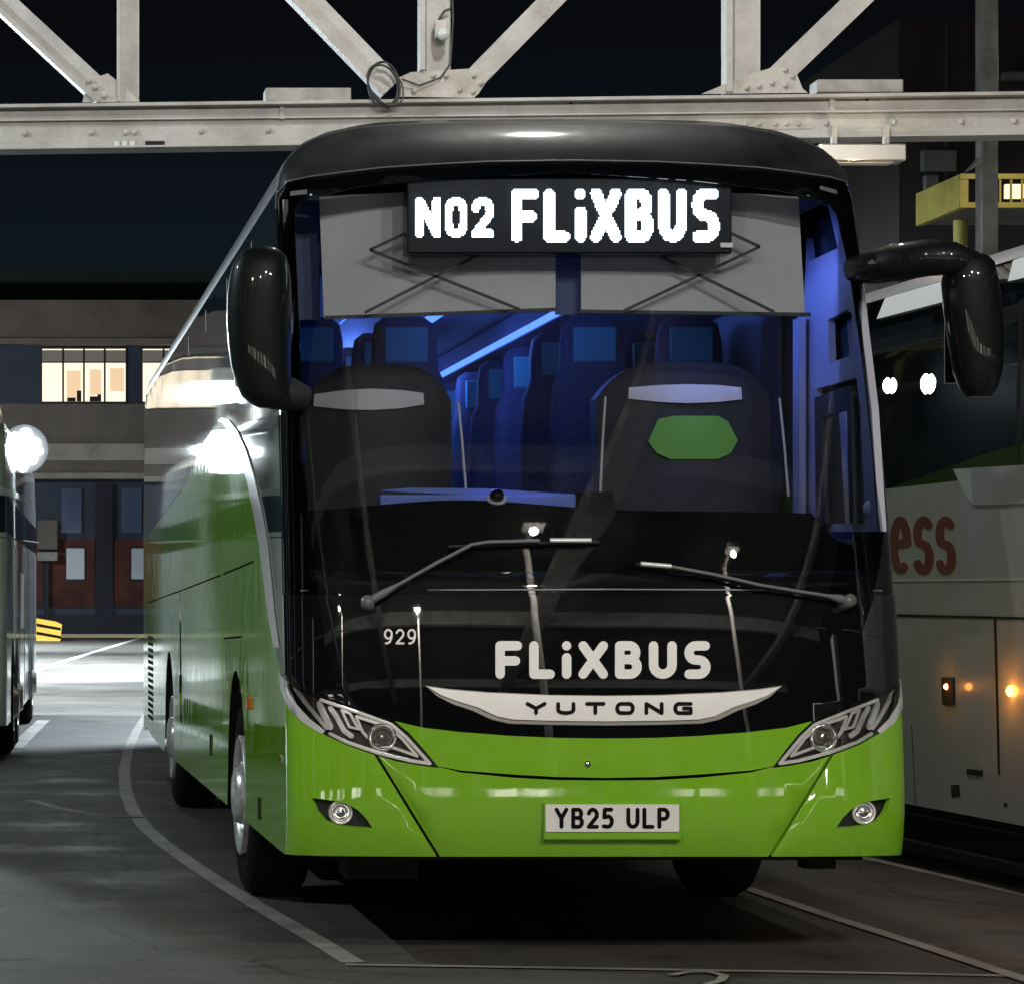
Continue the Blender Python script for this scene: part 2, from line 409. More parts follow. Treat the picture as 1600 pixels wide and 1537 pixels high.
bus = thing('green_coach', 'bright green and black coach with lit destination display, facing the camera in the middle', 'coach', (XC, 18, 0))
def bp(name, m, fn, parent=None):
    mb = MB(); fn(mb); return mb.build(name, m, parent or bus)
def ppatch(name, m, outers, parent=None, **k):
    mb = MB(); patch(mb, outers, SM, **k); return mb.build(name, m, parent or bus)
def zrange(u0, u1, z0, z1, n=24):
    a, b = u0*U, u1*U
    return [(a+(b-a)*i/n, z0) for i in range(n)]+[(b, z0+(z1-z0)*i/n) for i in range(n)]+[(b-(b-a)*i/n, z1) for i in range(n)]+[(a, z1-(z1-z0)*i/n) for i in range(n)]
ULEN = 1+(YREAR-12.0)/5

# control heights (from the left half of the photo, mirrored)
zwb = 1.495                      # seam under the windscreen
headL_px = [(440,1061),(452,1068),(490,1083),(560,1106),(618,1127),(640,1145),(664,1172),(686,1199),(660,1196),(620,1189),(580,1177),(540,1163),(505,1146),(478,1124),(455,1097)]
headL = IP(headL_px, 10)
# boundary between black fascia and green bonnet, left half then mirrored
bnd_px = [(618,1126),(660,1136),(720,1143),(800,1149),(870,1152),(944,1153)]
bnd = [inv(x, y) for x, y in dopen(bnd_px, 18)]
bnd = [b for b in bnd if b[0] < -.01]
bnd = sorted(bnd); mid = (0.0, bnd[-1][1])
headU = [inv(x, y) for x, y in [(440,1061),(452,1068),(490,1083),(560,1106),(618,1127)]]
botz = .428
cornerU = -1.0
def fix(P): return [(max(a, -1.0*U) if a > -1.35*U and a < -.999*U else a, b) for a, b in P]
topline = [(-1.0*U, headU[0][1]+.015)]+[h for h in headU[1:]]+bnd+[mid]+[(-a, b) for a, b in reversed(bnd)]+[(-a, b) for a, b in reversed(headU[1:])]+[(1.0*U, headU[0][1]+.015)]
green_out = [(-1.0*U, botz-.01)]+[(-1.0*U+2*U*i/40, botz-.01+.012*math.sin(PI*i/40)) for i in range(1, 40)]+[(1.0*U, botz-.01)]+topline[::-1]
def stroke_px(pts, r):             # union of capsules in px -> uz polygons
    return [IPr(capsule(pts[i], pts[i+1], r, 4)) for i in range(len(pts)-1)]
# crease under the bonnet (thin wedge), seams
cre_px = [(672,1194),(720,1203),(800,1209),(870,1213),(944,1214.5),(944,1218.5),(870,1218),(800,1214),(720,1206)]
creL = [inv(x, y) for x, y in cre_px]; crease = creL[:5]+[(-a, b) for a, b in creL[:4]][::-1]+[(-a, b) for a, b in creL[6:]]+[creL[5]]+creL[6:]
crease = creL[:4]+[(0, creL[4][1])]+mir(creL[:4])[::-1]+mir(creL[6:])[::-1][::1]
crease = creL[:4]+[(0, creL[4][1])]+mir(creL[:4])[::-1]+[(-a, b) for a, b in creL[:5:-1]][::1][::-1]+[(0, creL[5][1])]+creL[6:]
seamL = IPr([(583.5,1176),(588.5,1176),(694,1348),(688,1348)])
foglL_px = [(487,1246),(512,1249),(540,1254),(558,1264),(572,1278),(582,1293),(556,1292),(528,1289),(508,1281),(495,1267)]
foglL = IP(foglL_px, 8)
holes = [headL, mir(headL), seamL, mir(seamL), foglL, mir(foglL)]
# split green front into bonnet (above crease) and bumper (below)
zc = creL[4][1]
creU = creL[:4]+[(0, creL[4][1])]+mir(creL[:4])[::-1]
creD = [creL[0]]+[creL[8], creL[7], creL[6], (0, creL[5][1])]+[(-a, b) for a, b in (creL[6], creL[7], creL[8])]+[(-creL[0][0], creL[0][1])]
upper = [creU[0]]+[h for h in headL[0:0]]+[headU[-1]]+bnd+[mid]+mir(bnd)[::-1]+[(-headU[-1][0], headU[-1][1])]+creU[::-1]
ppatch('bonnet_panel', M['green'], [upper], holes=[headL, mir(headL)], thick=.02, off=0)
lower = green_out
crepoly = upper
tw = [(0, mid[1]+.05)]
ppatch('bumper', M['green'], [green_out], holes=holes+[upper, [creD[i] for i in range(len(creD))]+creU[::-1]], thick=.025, off=.0)
# dark backing behind the green panels so that seams read as real gaps
ppatch('front_frame', M['under'], [zrange(-1, 1, botz+.02, 1.48)], thick=.01, off=-.075, grid=.12)

# black glossy fascia
fas = [topline[0]]+topline[1:]
ztl = zwb
fas_out = fas+[(1.0*U, ztl)]+[(U-2*U*i/40, ztl) for i in range(1, 40)]+[(-1.0*U, ztl)]
fascia = ppatch('fascia', M['black'], [fas_out], holes=[], thick=.02, off=0)
def seam(name, pts, r, m='dkgap', parent=None, off=.0015, side=False):
    mb = MB(); patch(mb, [[inv(x, y, side) for x, y in capsule(pts[i], pts[i+1], r, 3)] for i in range(len(pts)-1)], SM, thick=.002, off=off, grid=0); return mb.build(name, M[m], parent or bus)
for sgn in (1, -1):
    pts = [(455,1028),(470,1012),(500,994),(540,984),(600,980)]
    mb = MB()
    P = [[(sgn*a, b) for a, b in IPr(capsule(pts[i], pts[i+1], 1.1, 3))] for i in range(len(pts)-1)]
    patch(mb, P, SM, thick=.002, off=.0012, grid=0); mb.build('service_flap_seam', M['under'], fascia)
seam('fascia_seam', [(470,922),(700,921),(946,920),(1180,921),(1378,922)], 1.0, 'trim', fascia, .0005)
# lettering
def letters(name, polys, m, parent, off=.003, thick=.003):
    mb = MB(); patch(mb, [IPr(P) for P in polys], SM, thick=thick, off=off, grid=.0); return mb.build(name, M[m], parent)
def text_split(txt, *a, **k):            # the same capsules, one list per character
    allp = text_polys(txt, *a, **k); res = []; i = 0
    for c in txt:
        n_ = sum(len(st)-1 for st in GL[c][1]); res.append(allp[i:i+n_]); i += n_
    return [q for q in res if q]
for q in text_split('FLiXBUS', 774, 1110, 1001, 1060, .25, .19): letters('brand_letter', q, 'white', fascia)
letters('fleet_number', text_polys('929', 600, 650, 982, 1006, .13, .22), 'white', fascia, off=.002)
bd_top = [(667,1073),(700,1078),(760,1083),(860,1087),(946,1088)]
bd_bot = [(946,1127),(860,1126),(800,1124),(775,1119),(745,1105),(715,1096),(690,1087)]
hbt = [inv(x, y) for x, y in densify(bd_top+[(946,1088.2)], 20) if y < 1088.1]
def badge_poly(top, bot):
    A = [inv(x, y) for x, y in top]; B = [inv(x, y) for x, y in bot]
    A = A[:-1]+[(0, A[-1][1])]; B = [(0, B[0][1])]+B[1:]
    return A+mir(A[:-1])[::-1]+mir(B[1:])[::-1]+B
bdg = badge_poly(bd_top, bd_bot)
bd_bot2 = [(946,1133),(860,1132),(795,1130),(768,1124),(738,1110),(708,1100),(684,1088)]
ppatch('badge_rim', M['badge_edge'], [badge_poly([(664,1071),(700,1076),(760,1081),(860,1085.5),(946,1086.5)], bd_bot2)], fascia, thick=.012, off=.012)
badge = ppatch('badge', M['badge'], [bdg], thick=.02, off=.020)
for q in text_split('YUTONG', 819, 1081, 1097, 1117, .29, .50, wide=dict(Y=2.0, U=1.9, T=1.7, O=1.35, N=1.9, G=1.4)): letters('badge_letter', q, 'ink', badge, off=.0235, thick=.003)
# small nozzle on the bonnet
q = on(918, 1193, .004); mb = MB(); mb.lathe([(0, .006), (.012, .005), (.014, 0), (.014, -.01)], q, (0, -1, 0), 16); mb.build('washer_nozzle', M['chrome'], bus)

# headlights
def head(sg):
    k = (lambda P: P) if sg < 0 else mir
    mb = MB(); patch(mb, [k(IP([(436,1059),(490,1080),(560,1103),(620,1124),(645,1144),(668,1172),(690,1201),(660,1199),(600,1187),(540,1167),(500,1148),(470,1122),(448,1094)], 10))], SM, thick=.01, off=-.045, grid=.05)
    hb = mb.build('headlight', M['housing'], bus)
    def st(name, pts, r, m, off, th=.012):
        b = MB(); patch(b, [k(IPr(capsule(pts[i], pts[i+1], r, 4))) for i in range(len(pts)-1)], SM, thick=th, off=off, grid=0); b.build(name, M[m], hb)
    st('outer_trim', [(500,1092),(560,1112),(612,1131),(636,1152),(672,1192),(640,1187),(590,1175),(540,1158),(515,1145)], 2.6, 'chrome2', -.010)
    st('daytime_strip', [(556,1118),(566,1142),(590,1168),(612,1166),(652,1180),(628,1152),(606,1134),(556,1118)], 2.2, 'chrome2', -.016)
    st('indicator_reflector', [(533,1108),(546,1113),(560,1138),(545,1134),(533,1108)], 2.0, 'chrome2', -.018)
    st('corner_reflector', [(450,1072),(470,1094),(492,1118),(508,1136)], 3.0, 'chrome2', -.024)
    st('side_reflector', [(496,1098),(502,1112),(514,1134)], 5.0, 'steel', -.026)
    st('turn_reflector', [(514,1104),(524,1118),(536,1140),(548,1148)], 4.0, 'steel', -.028)
    c = k([inv(597, 1151)])[0]; p = SM(c[0], c[1], -.030); nrm = (SM(c[0], c[1], .05)-SM(c[0], c[1], -.05)).normalized(); ax = (nrm*.6+Vector((0, -1, 0))*.8).normalized()
    b = MB(); b.lathe([(.034, .002), (.040, .016), (.052, .022), (.060, .014), (.062, -.01)], p, ax, 32); b.build('projector_ring', M['chrome'], hb)
    b = MB(); b.lathe([(0, .020), (.015, .018), (.027, .011), (.036, .0)], p, ax, 24); b.build('projector_lens', mat('projector_glass', (.10, .085, .075), .05, coat=1, metal=.4), hb)
    b = MB(); patch(b, [k(headL)], SM, thick=0, off=-.001, grid=.05); b.build('clear_cover', M['clear'], hb)
    # silver flash below the outer end
    b = MB(); patch(b, [k(IPr([(436,1050),(446,1062),(462,1098),(484,1122),(508,1141),(503,1146),(476,1130),(452,1106),(440,1078)]))], SM, thick=.006, off=.004, grid=.05); b.build('corner_flash', M['silver'], hb)
    return hb
head(-1); head(1)
# fog lamps
def fog(sg):
    k = (lambda P: P) if sg < 0 else mir
    b = MB(); patch(b, [k(IP([(484,1243),(512,1246),(542,1251),(561,1262),(586,1296),(556,1295),(524,1292),(505,1284),(492,1269)], 10))], SM, thick=.01, off=-.035, grid=.05)
    hb = b.build('fog_light', M['plastic'], bus)
    c = k([inv(530, 1270)])[0]; p = SM(c[0], c[1], -.030)
    b = MB(); b.lathe([(.036, .008), (.040, .016), (.047, .018), (.050, .010), (.050, -.02)], p, (0, -1, .02), 28); b.build('fog_light_rim', M['chrome2'], hb)
    b = MB(); b.lathe([(0, .012), (.012, .010), (.02, .003), (.03, .010), (.038, .008)], p, (0, -1, .02), 20); b.build('fog_light_lens', M['chrome'], hb)
fog(-1); fog(1)
# number plate
pm = on(957, 1278, .0); Yp = pm.y-.022
mb = MB(); a = W(848, 1311, Yp+.02); b = W(1064, 1252, Yp+.02); mb.box((a.x, Yp+.004, a.z), (b.x, Yp+.05, b.z), bev=.006); pl = mb.build('plate_plinth', M['green'], bus)
mb = MB(); a = W(852, 1299, Yp); b = W(1061, 1256, Yp); mb.box((a.x, Yp-.003, a.z), (b.x, Yp+.002, b.z), bev=.001); pl = mb.build('number_plate', M['plate'], bus)
mb = MB()
def flat_map(Y): return lambda p, q, off=0: Vector((p, Y-off, q))
def flat_polys(polys, Y): return [[(W(x, y, Y).x, W(x, y, Y).z) for x, y in P] for P in polys]
patch(mb, flat_polys(text_polys('YB25 ULP', 867, 1046, 1261, 1294, .19, .20), Yp-.004), flat_map(Yp-.004), thick=.001, off=.0008, grid=0); mb.build('plate_lettering', M['ink'], pl)

# ------------------------------------------------------------------ roof, windscreen surround, windscreen
gas_px = [(437,290),(450,284),(480,277),(540,269),(600,262),(680,257),(760,253),(880,251)]
gl = [inv(x, y) for x, y in gas_px]
gz0 = gl[-1][1]
gasL = [(-1.0*U, gl[0][1]-.10), (-.97*U, gl[0][1]-.03)]+[g for g in gl[1:-1] if g[0] > -.96*U]
gasket = gasL+[(0, gz0)]+mir(gasL)[::-1]
TOPZ = 3.660
cap_out = gasket+[(1.0*U, TOPZ)]+[(U-2*U*i/60, TOPZ) for i in range(1, 60)]+[(-1.0*U, TOPZ)]
ppatch('roof_cap', M['cap'], [cap_out], thick=.02, off=.0, grid=.05)
ws_out = [(-1.0*U+2*U*i/50, zwb+.004) for i in range(51)]+[(a, b-.006) for a, b in gasket[::-1]]
ws = MB(); patch(ws, [ws_out], SM, thick=0, off=-.004, grid=.06); wsc = ws.build('windscreen', M['ws'], bus)
# thin rubber along the gasket
mb = MB(); mb.tube([SM(a, b, .001) for a, b in gasket], .0035, 6); mb.build('windscreen_gasket', M['trim'], bus)
# black ceramic band inside the windscreen glass: border
win_px = [(497,318),(500,306),(640,282),(880,274),(1140,280),(1255,300)]
band_in_L = [inv(x, y) for x, y in [(486,905),(480,800),(470,600),(462,420),(458,330),(470,312),(560,290),(700,276),(885,268)]]
bi = band_in_L[:-1]
inner = [(bi[0][0], 1.60)]+[(0, 1.60)]+[(-bi[0][0], 1.60)]
left_in = bi[1:]
R = [inv(x, y) for x, y in [(1376,830),(1368,720),(1350,560),(1330,420),(1310,335),(1296,314),(1220,296),(1080,280),(885,268)]]
inner = [(bi[0][0], 1.60), (0, 1.585), (R[0][0], 1.60)]+R[:-1]+[(0, R[-1][1])]+left_in[::-1]
mb = MB(); patch(mb, [ws_out], SM, thick=.004, off=-.010, holes=[inner], grid=.06); mb.build('windscreen_border', M['black'], wsc)
for px, py in ((467,302),(1294,297)):
    a = inv(px, py); mb = MB(); patch(mb, [IPr([(px-13,py-2 if px<900 else py-6),(px+13,py-5 if px<900 else py+1),(px+13,py+2 if px<900 else py+7),(px-13,py+5 if px<900 else py+0)])], SM, thick=.003, off=.003, grid=0); mb.build('windscreen_tab', M['trim'], wsc)
# wipers
def wiper(arm, blade):
    mb = MB(); pa = [on(x, y, .045) for x, y in arm]; mb.tube(pa, [.017]*2+[.0075]*(len(pa)-2), 8, flat=.6)
    p = on(*arm[0], .0); n = (on(*arm[0], .05)-p).normalized(); mb.lathe([(.0, .068), (.026, .066), (.028, .0)], p, n, 18)
    wp = mb.build('wiper', M['trim'], bus)
    mb = MB(); pb = [on(x, y, .022) for x, y in blade]; mb.tube(pb, .007, 6); mb.build('wiper_blade', M['rubber'], wp)
    return wp
wiper([(575,944),(600,930),(622,917),(680,884),(735,855),(760,851),(840,849)], [(700,856),(780,853),(860,850),(935,849)])
mb = MB(); mb.tube([on(856, 849, .05), on(920, 849, .05)], .010, 6); mb.build('wiper_bridge', M['silver'], bus)
wiper([(1318,942),(1303,938),(1285,934),(1240,927),(1180,917),(1110,901),(1045,889)], [(992,884),(1060,893),(1130,907),(1210,925)])
mb = MB(); mb.tube([on(997, 885, .05), on(1044, 889, .05)], .010, 6); mb.build('wiper_bridge', M['silver'], bus)

# ------------------------------------------------------------------ sides
ZB = .36
def sp(x, y):  # pixel on the left flank
    return inv(x, y, True)
def side_poly(pts, step=30): return [sp(x, y) for x, y in densify(pts, step)]
uR = -ULEN*U; uF = -1.0*U
# sweep: silver curved strip from the belt down to the headlight
sw_out = [(343,658),(352,662),(364,680),(376,710),(388,752),(398,800),(407,850),(414,905),(421,960),(430,1010),(440,1058)]
swz = [sp(x, y) for x, y in sw_out]
swz = [(min(a, uF-.001) if a > uF-.06 and i < 9 else a, b) for i, (a, b) in enumerate(swz)]
belt_rear = sp(229, 775)
belt = [(uR, 2.02), (sp(285,712)[0], 2.22), (swz[0][0]-.45, swz[0][1]-.05), (swz[0][0]-.15, swz[0][1])]
def arch(yc, r=.60, n=16, z0=ZB-.02):
    c = -(1+(yc-y0f(.5)-DD)/5)*U; sc = U/5
    return [(c+r*sc*1.0*math.cos(PI*i/n), .52+r*math.sin(PI*i/n)) for i in range(n+1)]+[(c-r*sc, z0-.05), (c+r*sc, z0-.05)]
FA, RA = 14.68, 20.95
swcl = []
for a, b in swz: swcl.append((min(a, uF), b))
side_low = [(uR, ZB+.06), (-(1+(RA+1-12)/5)*U, ZB), (uF, ZB+.055), (uF, headU[0][1]+.015)]+swcl[::-1]+belt[::-1]
side_low = [p for i, p in enumerate(side_low)]
def dens2(P, st): return densify(P, st)
U5 = U/5
def seamrect(y_a, z_a, y_b, z_b, wd=.008):
    ua = -(1+(y_a-12.0)/5)*U; ub = -(1+(y_b-12.0)/5)*U
    if abs(y_a-y_b) > abs(z_a-z_b): return [(ua, z_a-wd/2), (ub, z_b-wd/2), (ub, z_b+wd/2), (ua, z_a+wd/2)]
    return [(ua-wd/2*U5, z_a), (ua+wd/2*U5, z_a), (ub+wd/2*U5, z_b), (ub-wd/2*U5, z_b)]
def pxseam(a, b, wd=.010):
    A = sp(*a); B = sp(*b)
    if abs(a[0]-b[0]) > abs(a[1]-b[1])*.5: return [(A[0], A[1]-wd/2), (B[0], B[1]-wd/2), (B[0], B[1]+wd/2), (A[0], A[1]+wd/2)]
    return [(A[0]-wd*U5*1.3, A[1]), (A[0]+wd*U5*1.3, A[1]), (B[0]+wd*U5*1.3, B[1]), (B[0]-wd*U5*1.3, B[1])]
sseams = [pxseam((345,898),(284,922)), pxseam((396,877),(348,897)), pxseam((283,922),(229,942)),
          pxseam((347,897),(349,1190)), pxseam((379,886),(379,994)), pxseam((349,997),(378,994)),
          pxseam((282,925),(284,1240)), pxseam((238,940),(239,1150))]
arches = [arch(FA), arch(RA)]
def side_build(sg):
    k = (lambda P: P) if sg < 0 else mir
    mb = MB(); patch(mb, [k(dens2(side_low, .25))], SM, thick=.003, off=.0, holes=[k(h) for h in sseams+arches], grid=.10)
    sd = mb.build('side_panel', M['green'], bus)
    # rubbing of dark underlay (luggage bay frames)
    mb = MB(); patch(mb, [k(dens2([(uR, ZB+.10), (uF, ZB+.05), (uF, 1.4), (uR, 1.9)], .3))], SM, thick=.008, off=-.05, holes=[k(h) for h in arches], grid=.2); mb.build('bay_frame', M['under'], sd)
    # glazing band above the belt
    zt = 3.26
    gl_out = swcl[:1]+[(b0, b1+.004) for b0, b1 in belt[::-1]][0:]+[(uR, zt), (uF, zt), (uF, headU[0][1]+.02)]+[(a, b) for a, b in swcl[::-1] if a < uF-.002]
    gl_out = [(uR, 2.024), (belt[1][0], 2.224), (belt[2][0], belt[2][1]+.004), (belt[3][0], belt[3][1]+.004)]+[(a+.001, b) for a, b in swcl if a < uF-.002]+[(uF, headU[0][1]+.02), (uF, zt), (uR, zt)]
    door_h = []
    if sg > 0:
        door_h = [mir([(-(1+(13.35-12.3)/5)*U, 1.55), (-(1+(12.55-12.3)/5)*U, 1.55), (-(1+(12.62-12.3)/5)*U, 2.40), (-(1+(13.35-12.3)/5)*U, 2.40)]), mir([(-(1+(13.35-12.3)/5)*U, 2.55), (-(1+(12.75-12.3)/5)*U, 2.55), (-(1+(12.80-12.3)/5)*U, 2.86), (-(1+(13.35-12.3)/5)*U, 2.86)])]
    mb = MB(); patch(mb, [k(dens2(gl_out, .25))], SM, thick=.006, off=.0, holes=door_h, grid=.12)
    g = mb.build('side_window', M['sideglass'], bus)
    if sg > 0:
        mb = MB(); patch(mb, door_h, SM, thick=0, off=-.003, grid=0); mb.build('door_glass', M['doorglass'], bus)
    # glazing joints
    for yj in (13.3, 14.9, 16.6, 18.3, 20.0, 21.7, 23.3): mb = MB(); patch(mb, [k(seamrect(yj, 2.3, yj, 3.2, .02))], SM, thick=.002, off=.0012, grid=0); mb.build('glazing_joint', M['rubber'], g)
    # cantrail and roof side
    mb = MB(); patch(mb, [k(dens2([(uR, zt+.004), (uF, zt+.004), (uF, TOPZ), (uR, TOPZ)], .10))], SM, thick=.01, off=0, grid=.10)
    mb.build('roof_side', M['cap2'], bus)
    # silver sweep
    mb = MB(); sw_in = [(x+ (3 if i == 0 else 9+0*i), y+ (8 if i < 2 else 0)) for i, (x, y) in enumerate(sw_out)]
    A = swcl[:10]; B = [(min(a+.075+.06*math.sin(PI*min(i,9)/9), uF+.03), b) for i, (a, b) in enumerate(A)]
    patch(mb, [k(A+B[::-1])], SM, thick=.006, off=.008, grid=.06); mb.build('silver_sweep', M['silver'], sd)
    return sd
def weather(m, s1=6, s2=140, amt=.12, dust=(.16, .15, .11)):
    n = m.node_tree; b = n.nodes['Principled BSDF']; g = n.nodes.new('ShaderNodeNewGeometry'); mp = n.nodes.new('ShaderNodeMapping'); mp.inputs['Scale'].default_value = (1.6, 1.6, .7)
    n.links.new(g.outputs['Position'], mp.inputs['Vector'])
    x = n.nodes.new('ShaderNodeTexNoise'); x.inputs['Scale'].default_value = s1; x.inputs['Detail'].default_value = 9; x.inputs['Roughness'].default_value = .7; n.links.new(mp.outputs[0], x.inputs['Vector'])
    sp_ = n.nodes.new('ShaderNodeTexNoise'); sp_.inputs['Scale'].default_value = s2; sp_.inputs['Detail'].default_value = 1; n.links.new(g.outputs['Position'], sp_.inputs['Vector'])
    r1 = n.nodes.new('ShaderNodeMapRange'); r1.inputs['From Min'].default_value = .45; r1.inputs['From Max'].default_value = .75; r1.inputs['To Max'].default_value = amt*1.6; n.links.new(x.outputs['Fac'], r1.inputs['Value'])
    r2 = n.nodes.new('ShaderNodeMapRange'); r2.inputs['From Min'].default_value = .72; r2.inputs['From Max'].default_value = .78; r2.inputs['To Max'].default_value = .5; n.links.new(sp_.outputs['Fac'], r2.inputs['Value'])
    ad = n.nodes.new('ShaderNodeMath'); ad.operation = 'ADD'; ad.use_clamp = True; n.links.new(r1.outputs[0], ad.inputs[0]); n.links.new(r2.outputs[0], ad.inputs[1])
    mx = n.nodes.new('ShaderNodeMix'); mx.data_type = 'RGBA'; mx.inputs['B'].default_value = (*dust, 1); n.links.new(ad.outputs[0], mx.inputs['Factor'])
    src = b.inputs['Base Color']
    if src.is_linked: n.links.new(src.links[0].from_socket, mx.inputs['A'])
    else: mx.inputs['A'].default_value = src.default_value
    n.links.new(mx.outputs['Result'], src)
    rr = n.nodes.new('ShaderNodeMapRange'); rr.inputs['From Min'].default_value = .4; rr.inputs['From Max'].default_value = .75; rr.inputs['To Min'].default_value = b.inputs['Coat Roughness'].default_value; rr.inputs['To Max'].default_value = .13; n.links.new(x.outputs['Fac'], rr.inputs['Value']); n.links.new(rr.outputs[0], b.inputs['Coat Roughness'])
weather(M['green'], amt=.09); weather(M['coachw'], amt=.15, dust=(.2, .2, .19)); weather(M['coachg'], amt=.2, dust=(.25, .24, .22))
M['cap2'] = mat('roof_grey', (.11, .125, .13), .35, coat=.5, noise=.3, nscale=2)
sdl = side_build(-1); sdr = side_build(1)
# roof centre strip, back wall, floor
mb = MB(); ring = [S0(-1+2*i/60, TOPZ) for i in range(61)]; L0 = S0(-ULEN, TOPZ); R0 = S0(ULEN, TOPZ)
mb.add(ring+[R0, L0], [list(range(63))]); mb.build('roof_top', M['cap2'], bus)
mb = MB(); zs = [ZB+.02+(TOPZ-ZB-.02)*i/40 for i in range(41)]; prof = [S0(-ULEN, z) for z in zs]+[S0(ULEN, z) for z in zs[::-1]]
prof = [Vector((p.x, YREAR+.55, p.z)) for p in prof]; mb.add(prof, [list(range(len(prof)))]); 
pf = [S0(-ULEN, z) for z in zs]; pr = [S0(ULEN, z) for z in zs]
for A in (pf, pr):
    B = [Vector((p.x, YREAR+.55, p.z)) for p in A]; mb.add(A+B, [(i, i+1, 41+i+1, 41+i) for i in range(40)])
mb.build('rear_panel', M['green'], bus)
mb = MB(); mb.box((XC-1.22, 12.1, .42), (XC+1.22, YREAR, .47)); mb.build('underfloor', M['under'], bus)
mb = MB(); mb.box((XC-1.1, 11.98, .40), (XC+1.1, 12.05, .50)); mb.box((XC-1.0, 12.2, .30), (XC-.7, 12.5, .42)); mb.box((XC+.95, 12.3, .335), (XC+1.08, 12.42, .42)); mb.build('underrun_beam', M['under'], bus)
# wheel-arch liners
# marker lamp on the flank, handles, fuel flap marks
mb = MB(); q = on(390, 1098, .004, True); mb.box((q.x-.012, q.y-.045, q.z-.03), (q.x+.01, q.y+.045, q.z+.03), bev=.006); mb.build('side_marker', M['amber'], bus)
for (x, y, hh) in ((406,1262,.10),(440,1185,.03),(330,1163,.12),(282,1068,.12)):
    mb = MB(); q = on(x, y, .002, True); mb.box((q.x-.006, q.y-.03, q.z-hh/2), (q.x+.01, q.y+.03, q.z+hh/2), bev=.003); mb.build('bay_latch', M['chrome'] if x == 440 else M['under'], bus)
# rear grille
mb = MB()
for i in range(14):
    z = .52+i*.05; mb.box((XC-HW-.003, 23.4, z), (XC-HW+.01, 24.2, z+.028))
mb.build('engine_grille', M['under'], bus)
# wheels
def wheel(x, y, sg, parent, r=.50, steer=0, wd=.30, m='steel'):
    ax = Vector((sg*math.cos(steer), math.sin(steer)*sg, 0)); o = Vector((x, y, r))
    mb = MB(); mb.lathe([(.30, -wd), (r-.06, -wd), (r-.015, -wd+.03), (r, -wd+.07), (r, -.06), (r-.02, -.02), (r-.06, .0), (.36, .0), (.30, -.02), (.28, -.06)], o, ax, 48)
    for gv in (-.10, -.16, -.22): mb.lathe([(r+.001, gv), (r+.001, gv+.012)], o, ax, 48)
    t = mb.build('wheel', M['tyre'], parent)
    mb = MB(); mb.lathe([(.285, -.05), (.300, .012), (.288, .018), (.270, -.01), (.25, -.06), (.20, -.075), (.155, -.05), (.15, .0), (.135, .035), (.10, .045), (0, .05)], o, ax, 40)
    u = ax.orthogonal().normalized(); v = ax.cross(u)
    for k in range(10):
        a = 2*PI*k/10; p = o+(u*math.cos(a)+v*math.sin(a))*.205-ax*.07; mb.lathe([(.018, 0), (.018, .05), (.010, .062), (0, .064)], p, ax, 8)
    mb.build('rim', M[m], t)
    return t
wheel(XC-HW+.02, FA-.10, -1, bus, steer=.02); wheel(XC+HW-.01, FA-.10, 1, bus, steer=.02)
wheel(XC-HW+.03, RA, -1, bus); wheel(XC+HW-.03, RA, 1, bus)
wheel(XC-HW+.36, RA, -1, bus); wheel(XC+HW-.36, RA, 1, bus)
# arch liners (dark inner boxes)
for yc in (FA, RA):
    for sg in (-1, 1):
        mb = MB(); n = 14; xo = XC+sg*(HW-.012); xi = XC+sg*(HW-.75)
        pts = [(yc+.60*math.cos(PI*i/n), .52+.60*math.sin(PI*i/n)) for i in range(n+1)]
        vs = [(xo, a, b) for a, b in pts]+[(xi, a, b) for a, b in pts]
        mb.add(vs, [(i, i+1, n+1+i+1, n+1+i) for i in range(n)], smooth=True); mb.add([(xi, a, b) for a, b in pts], [list(range(n+1))]); mb.build('arch_liner', M['under'], bus)
# ------------------------------------------------------------------ mirrors
def loft(mb, secs, n=24, ne=2.6):   # secs: (cx, cy, z, rx, ry)
    vs = []
    for cx, cy, z, rx, ry in secs:
        for k in range(n):
            a = 2*PI*k/n; c, s_ = math.cos(a), math.sin(a)
            vs.append((cx+rx*math.copysign(abs(c)**(2/ne), c), cy+ry*math.copysign(abs(s_)**(2/ne), s_), z))
    fs = [(i*n+k, i*n+(k+1) % n, (i+1)*n+(k+1) % n, (i+1)*n+k) for i in range(len(secs)-1) for k in range(n)]
    mb.add(vs, fs, smooth=True); mb.add(vs[:n], [list(range(n))[::-1]]); mb.add(vs[-n:], [list(range(n))])
mk = mat('mirror_black', (.005, .006, .006), .4, coat=.5, spec=.1, rnoise=.1, nscale=9)
Ym = 12.15
def sec_px(xl, xr, y, ry, Y=Ym):
    a = W(xl, y, Y); b = W(xr, y, Y); return ((a.x+b.x)/2, Y+ry*.4, a.z, (b.x-a.x)/2, ry)
mb = MB(); loft(mb, [sec_px(403,421,385.5,.01), sec_px(391,433,387.5,.03), sec_px(380,442,393,.05), sec_px(371,449,402,.075), sec_px(364,453,415,.095), sec_px(359,456,436,.112), sec_px(356,457,462,.12), sec_px(355,457,500,.12), sec_px(358,456,540,.12), sec_px(362,456,570,.115), sec_px(370,457,598,.105), sec_px(378,458,618,.09), sec_px(392,458,630,.07), sec_px(404,456,637,.04)], 32, 2.15)
mr = mb.build('wing_mirror', mk, bus)
mb = MB(); mb.tube([W(425,612,Ym+.04), W(455,616,Ym+.06), on(474,622,-.01)], [.075, .07, .055], 12); mb.build('mirror_arm', M['plastic'], mr)
a = W(357, 560, Ym); mb = MB(); mb.box((W(372,560,Ym).x, Ym+.19, W(372,600,Ym).z), (W(448,560,Ym).x, Ym+.20, W(372,410,Ym).z), bev=.004); mb.build('mirror_glass', M['chrome'], mr)
Y2 = 12.10
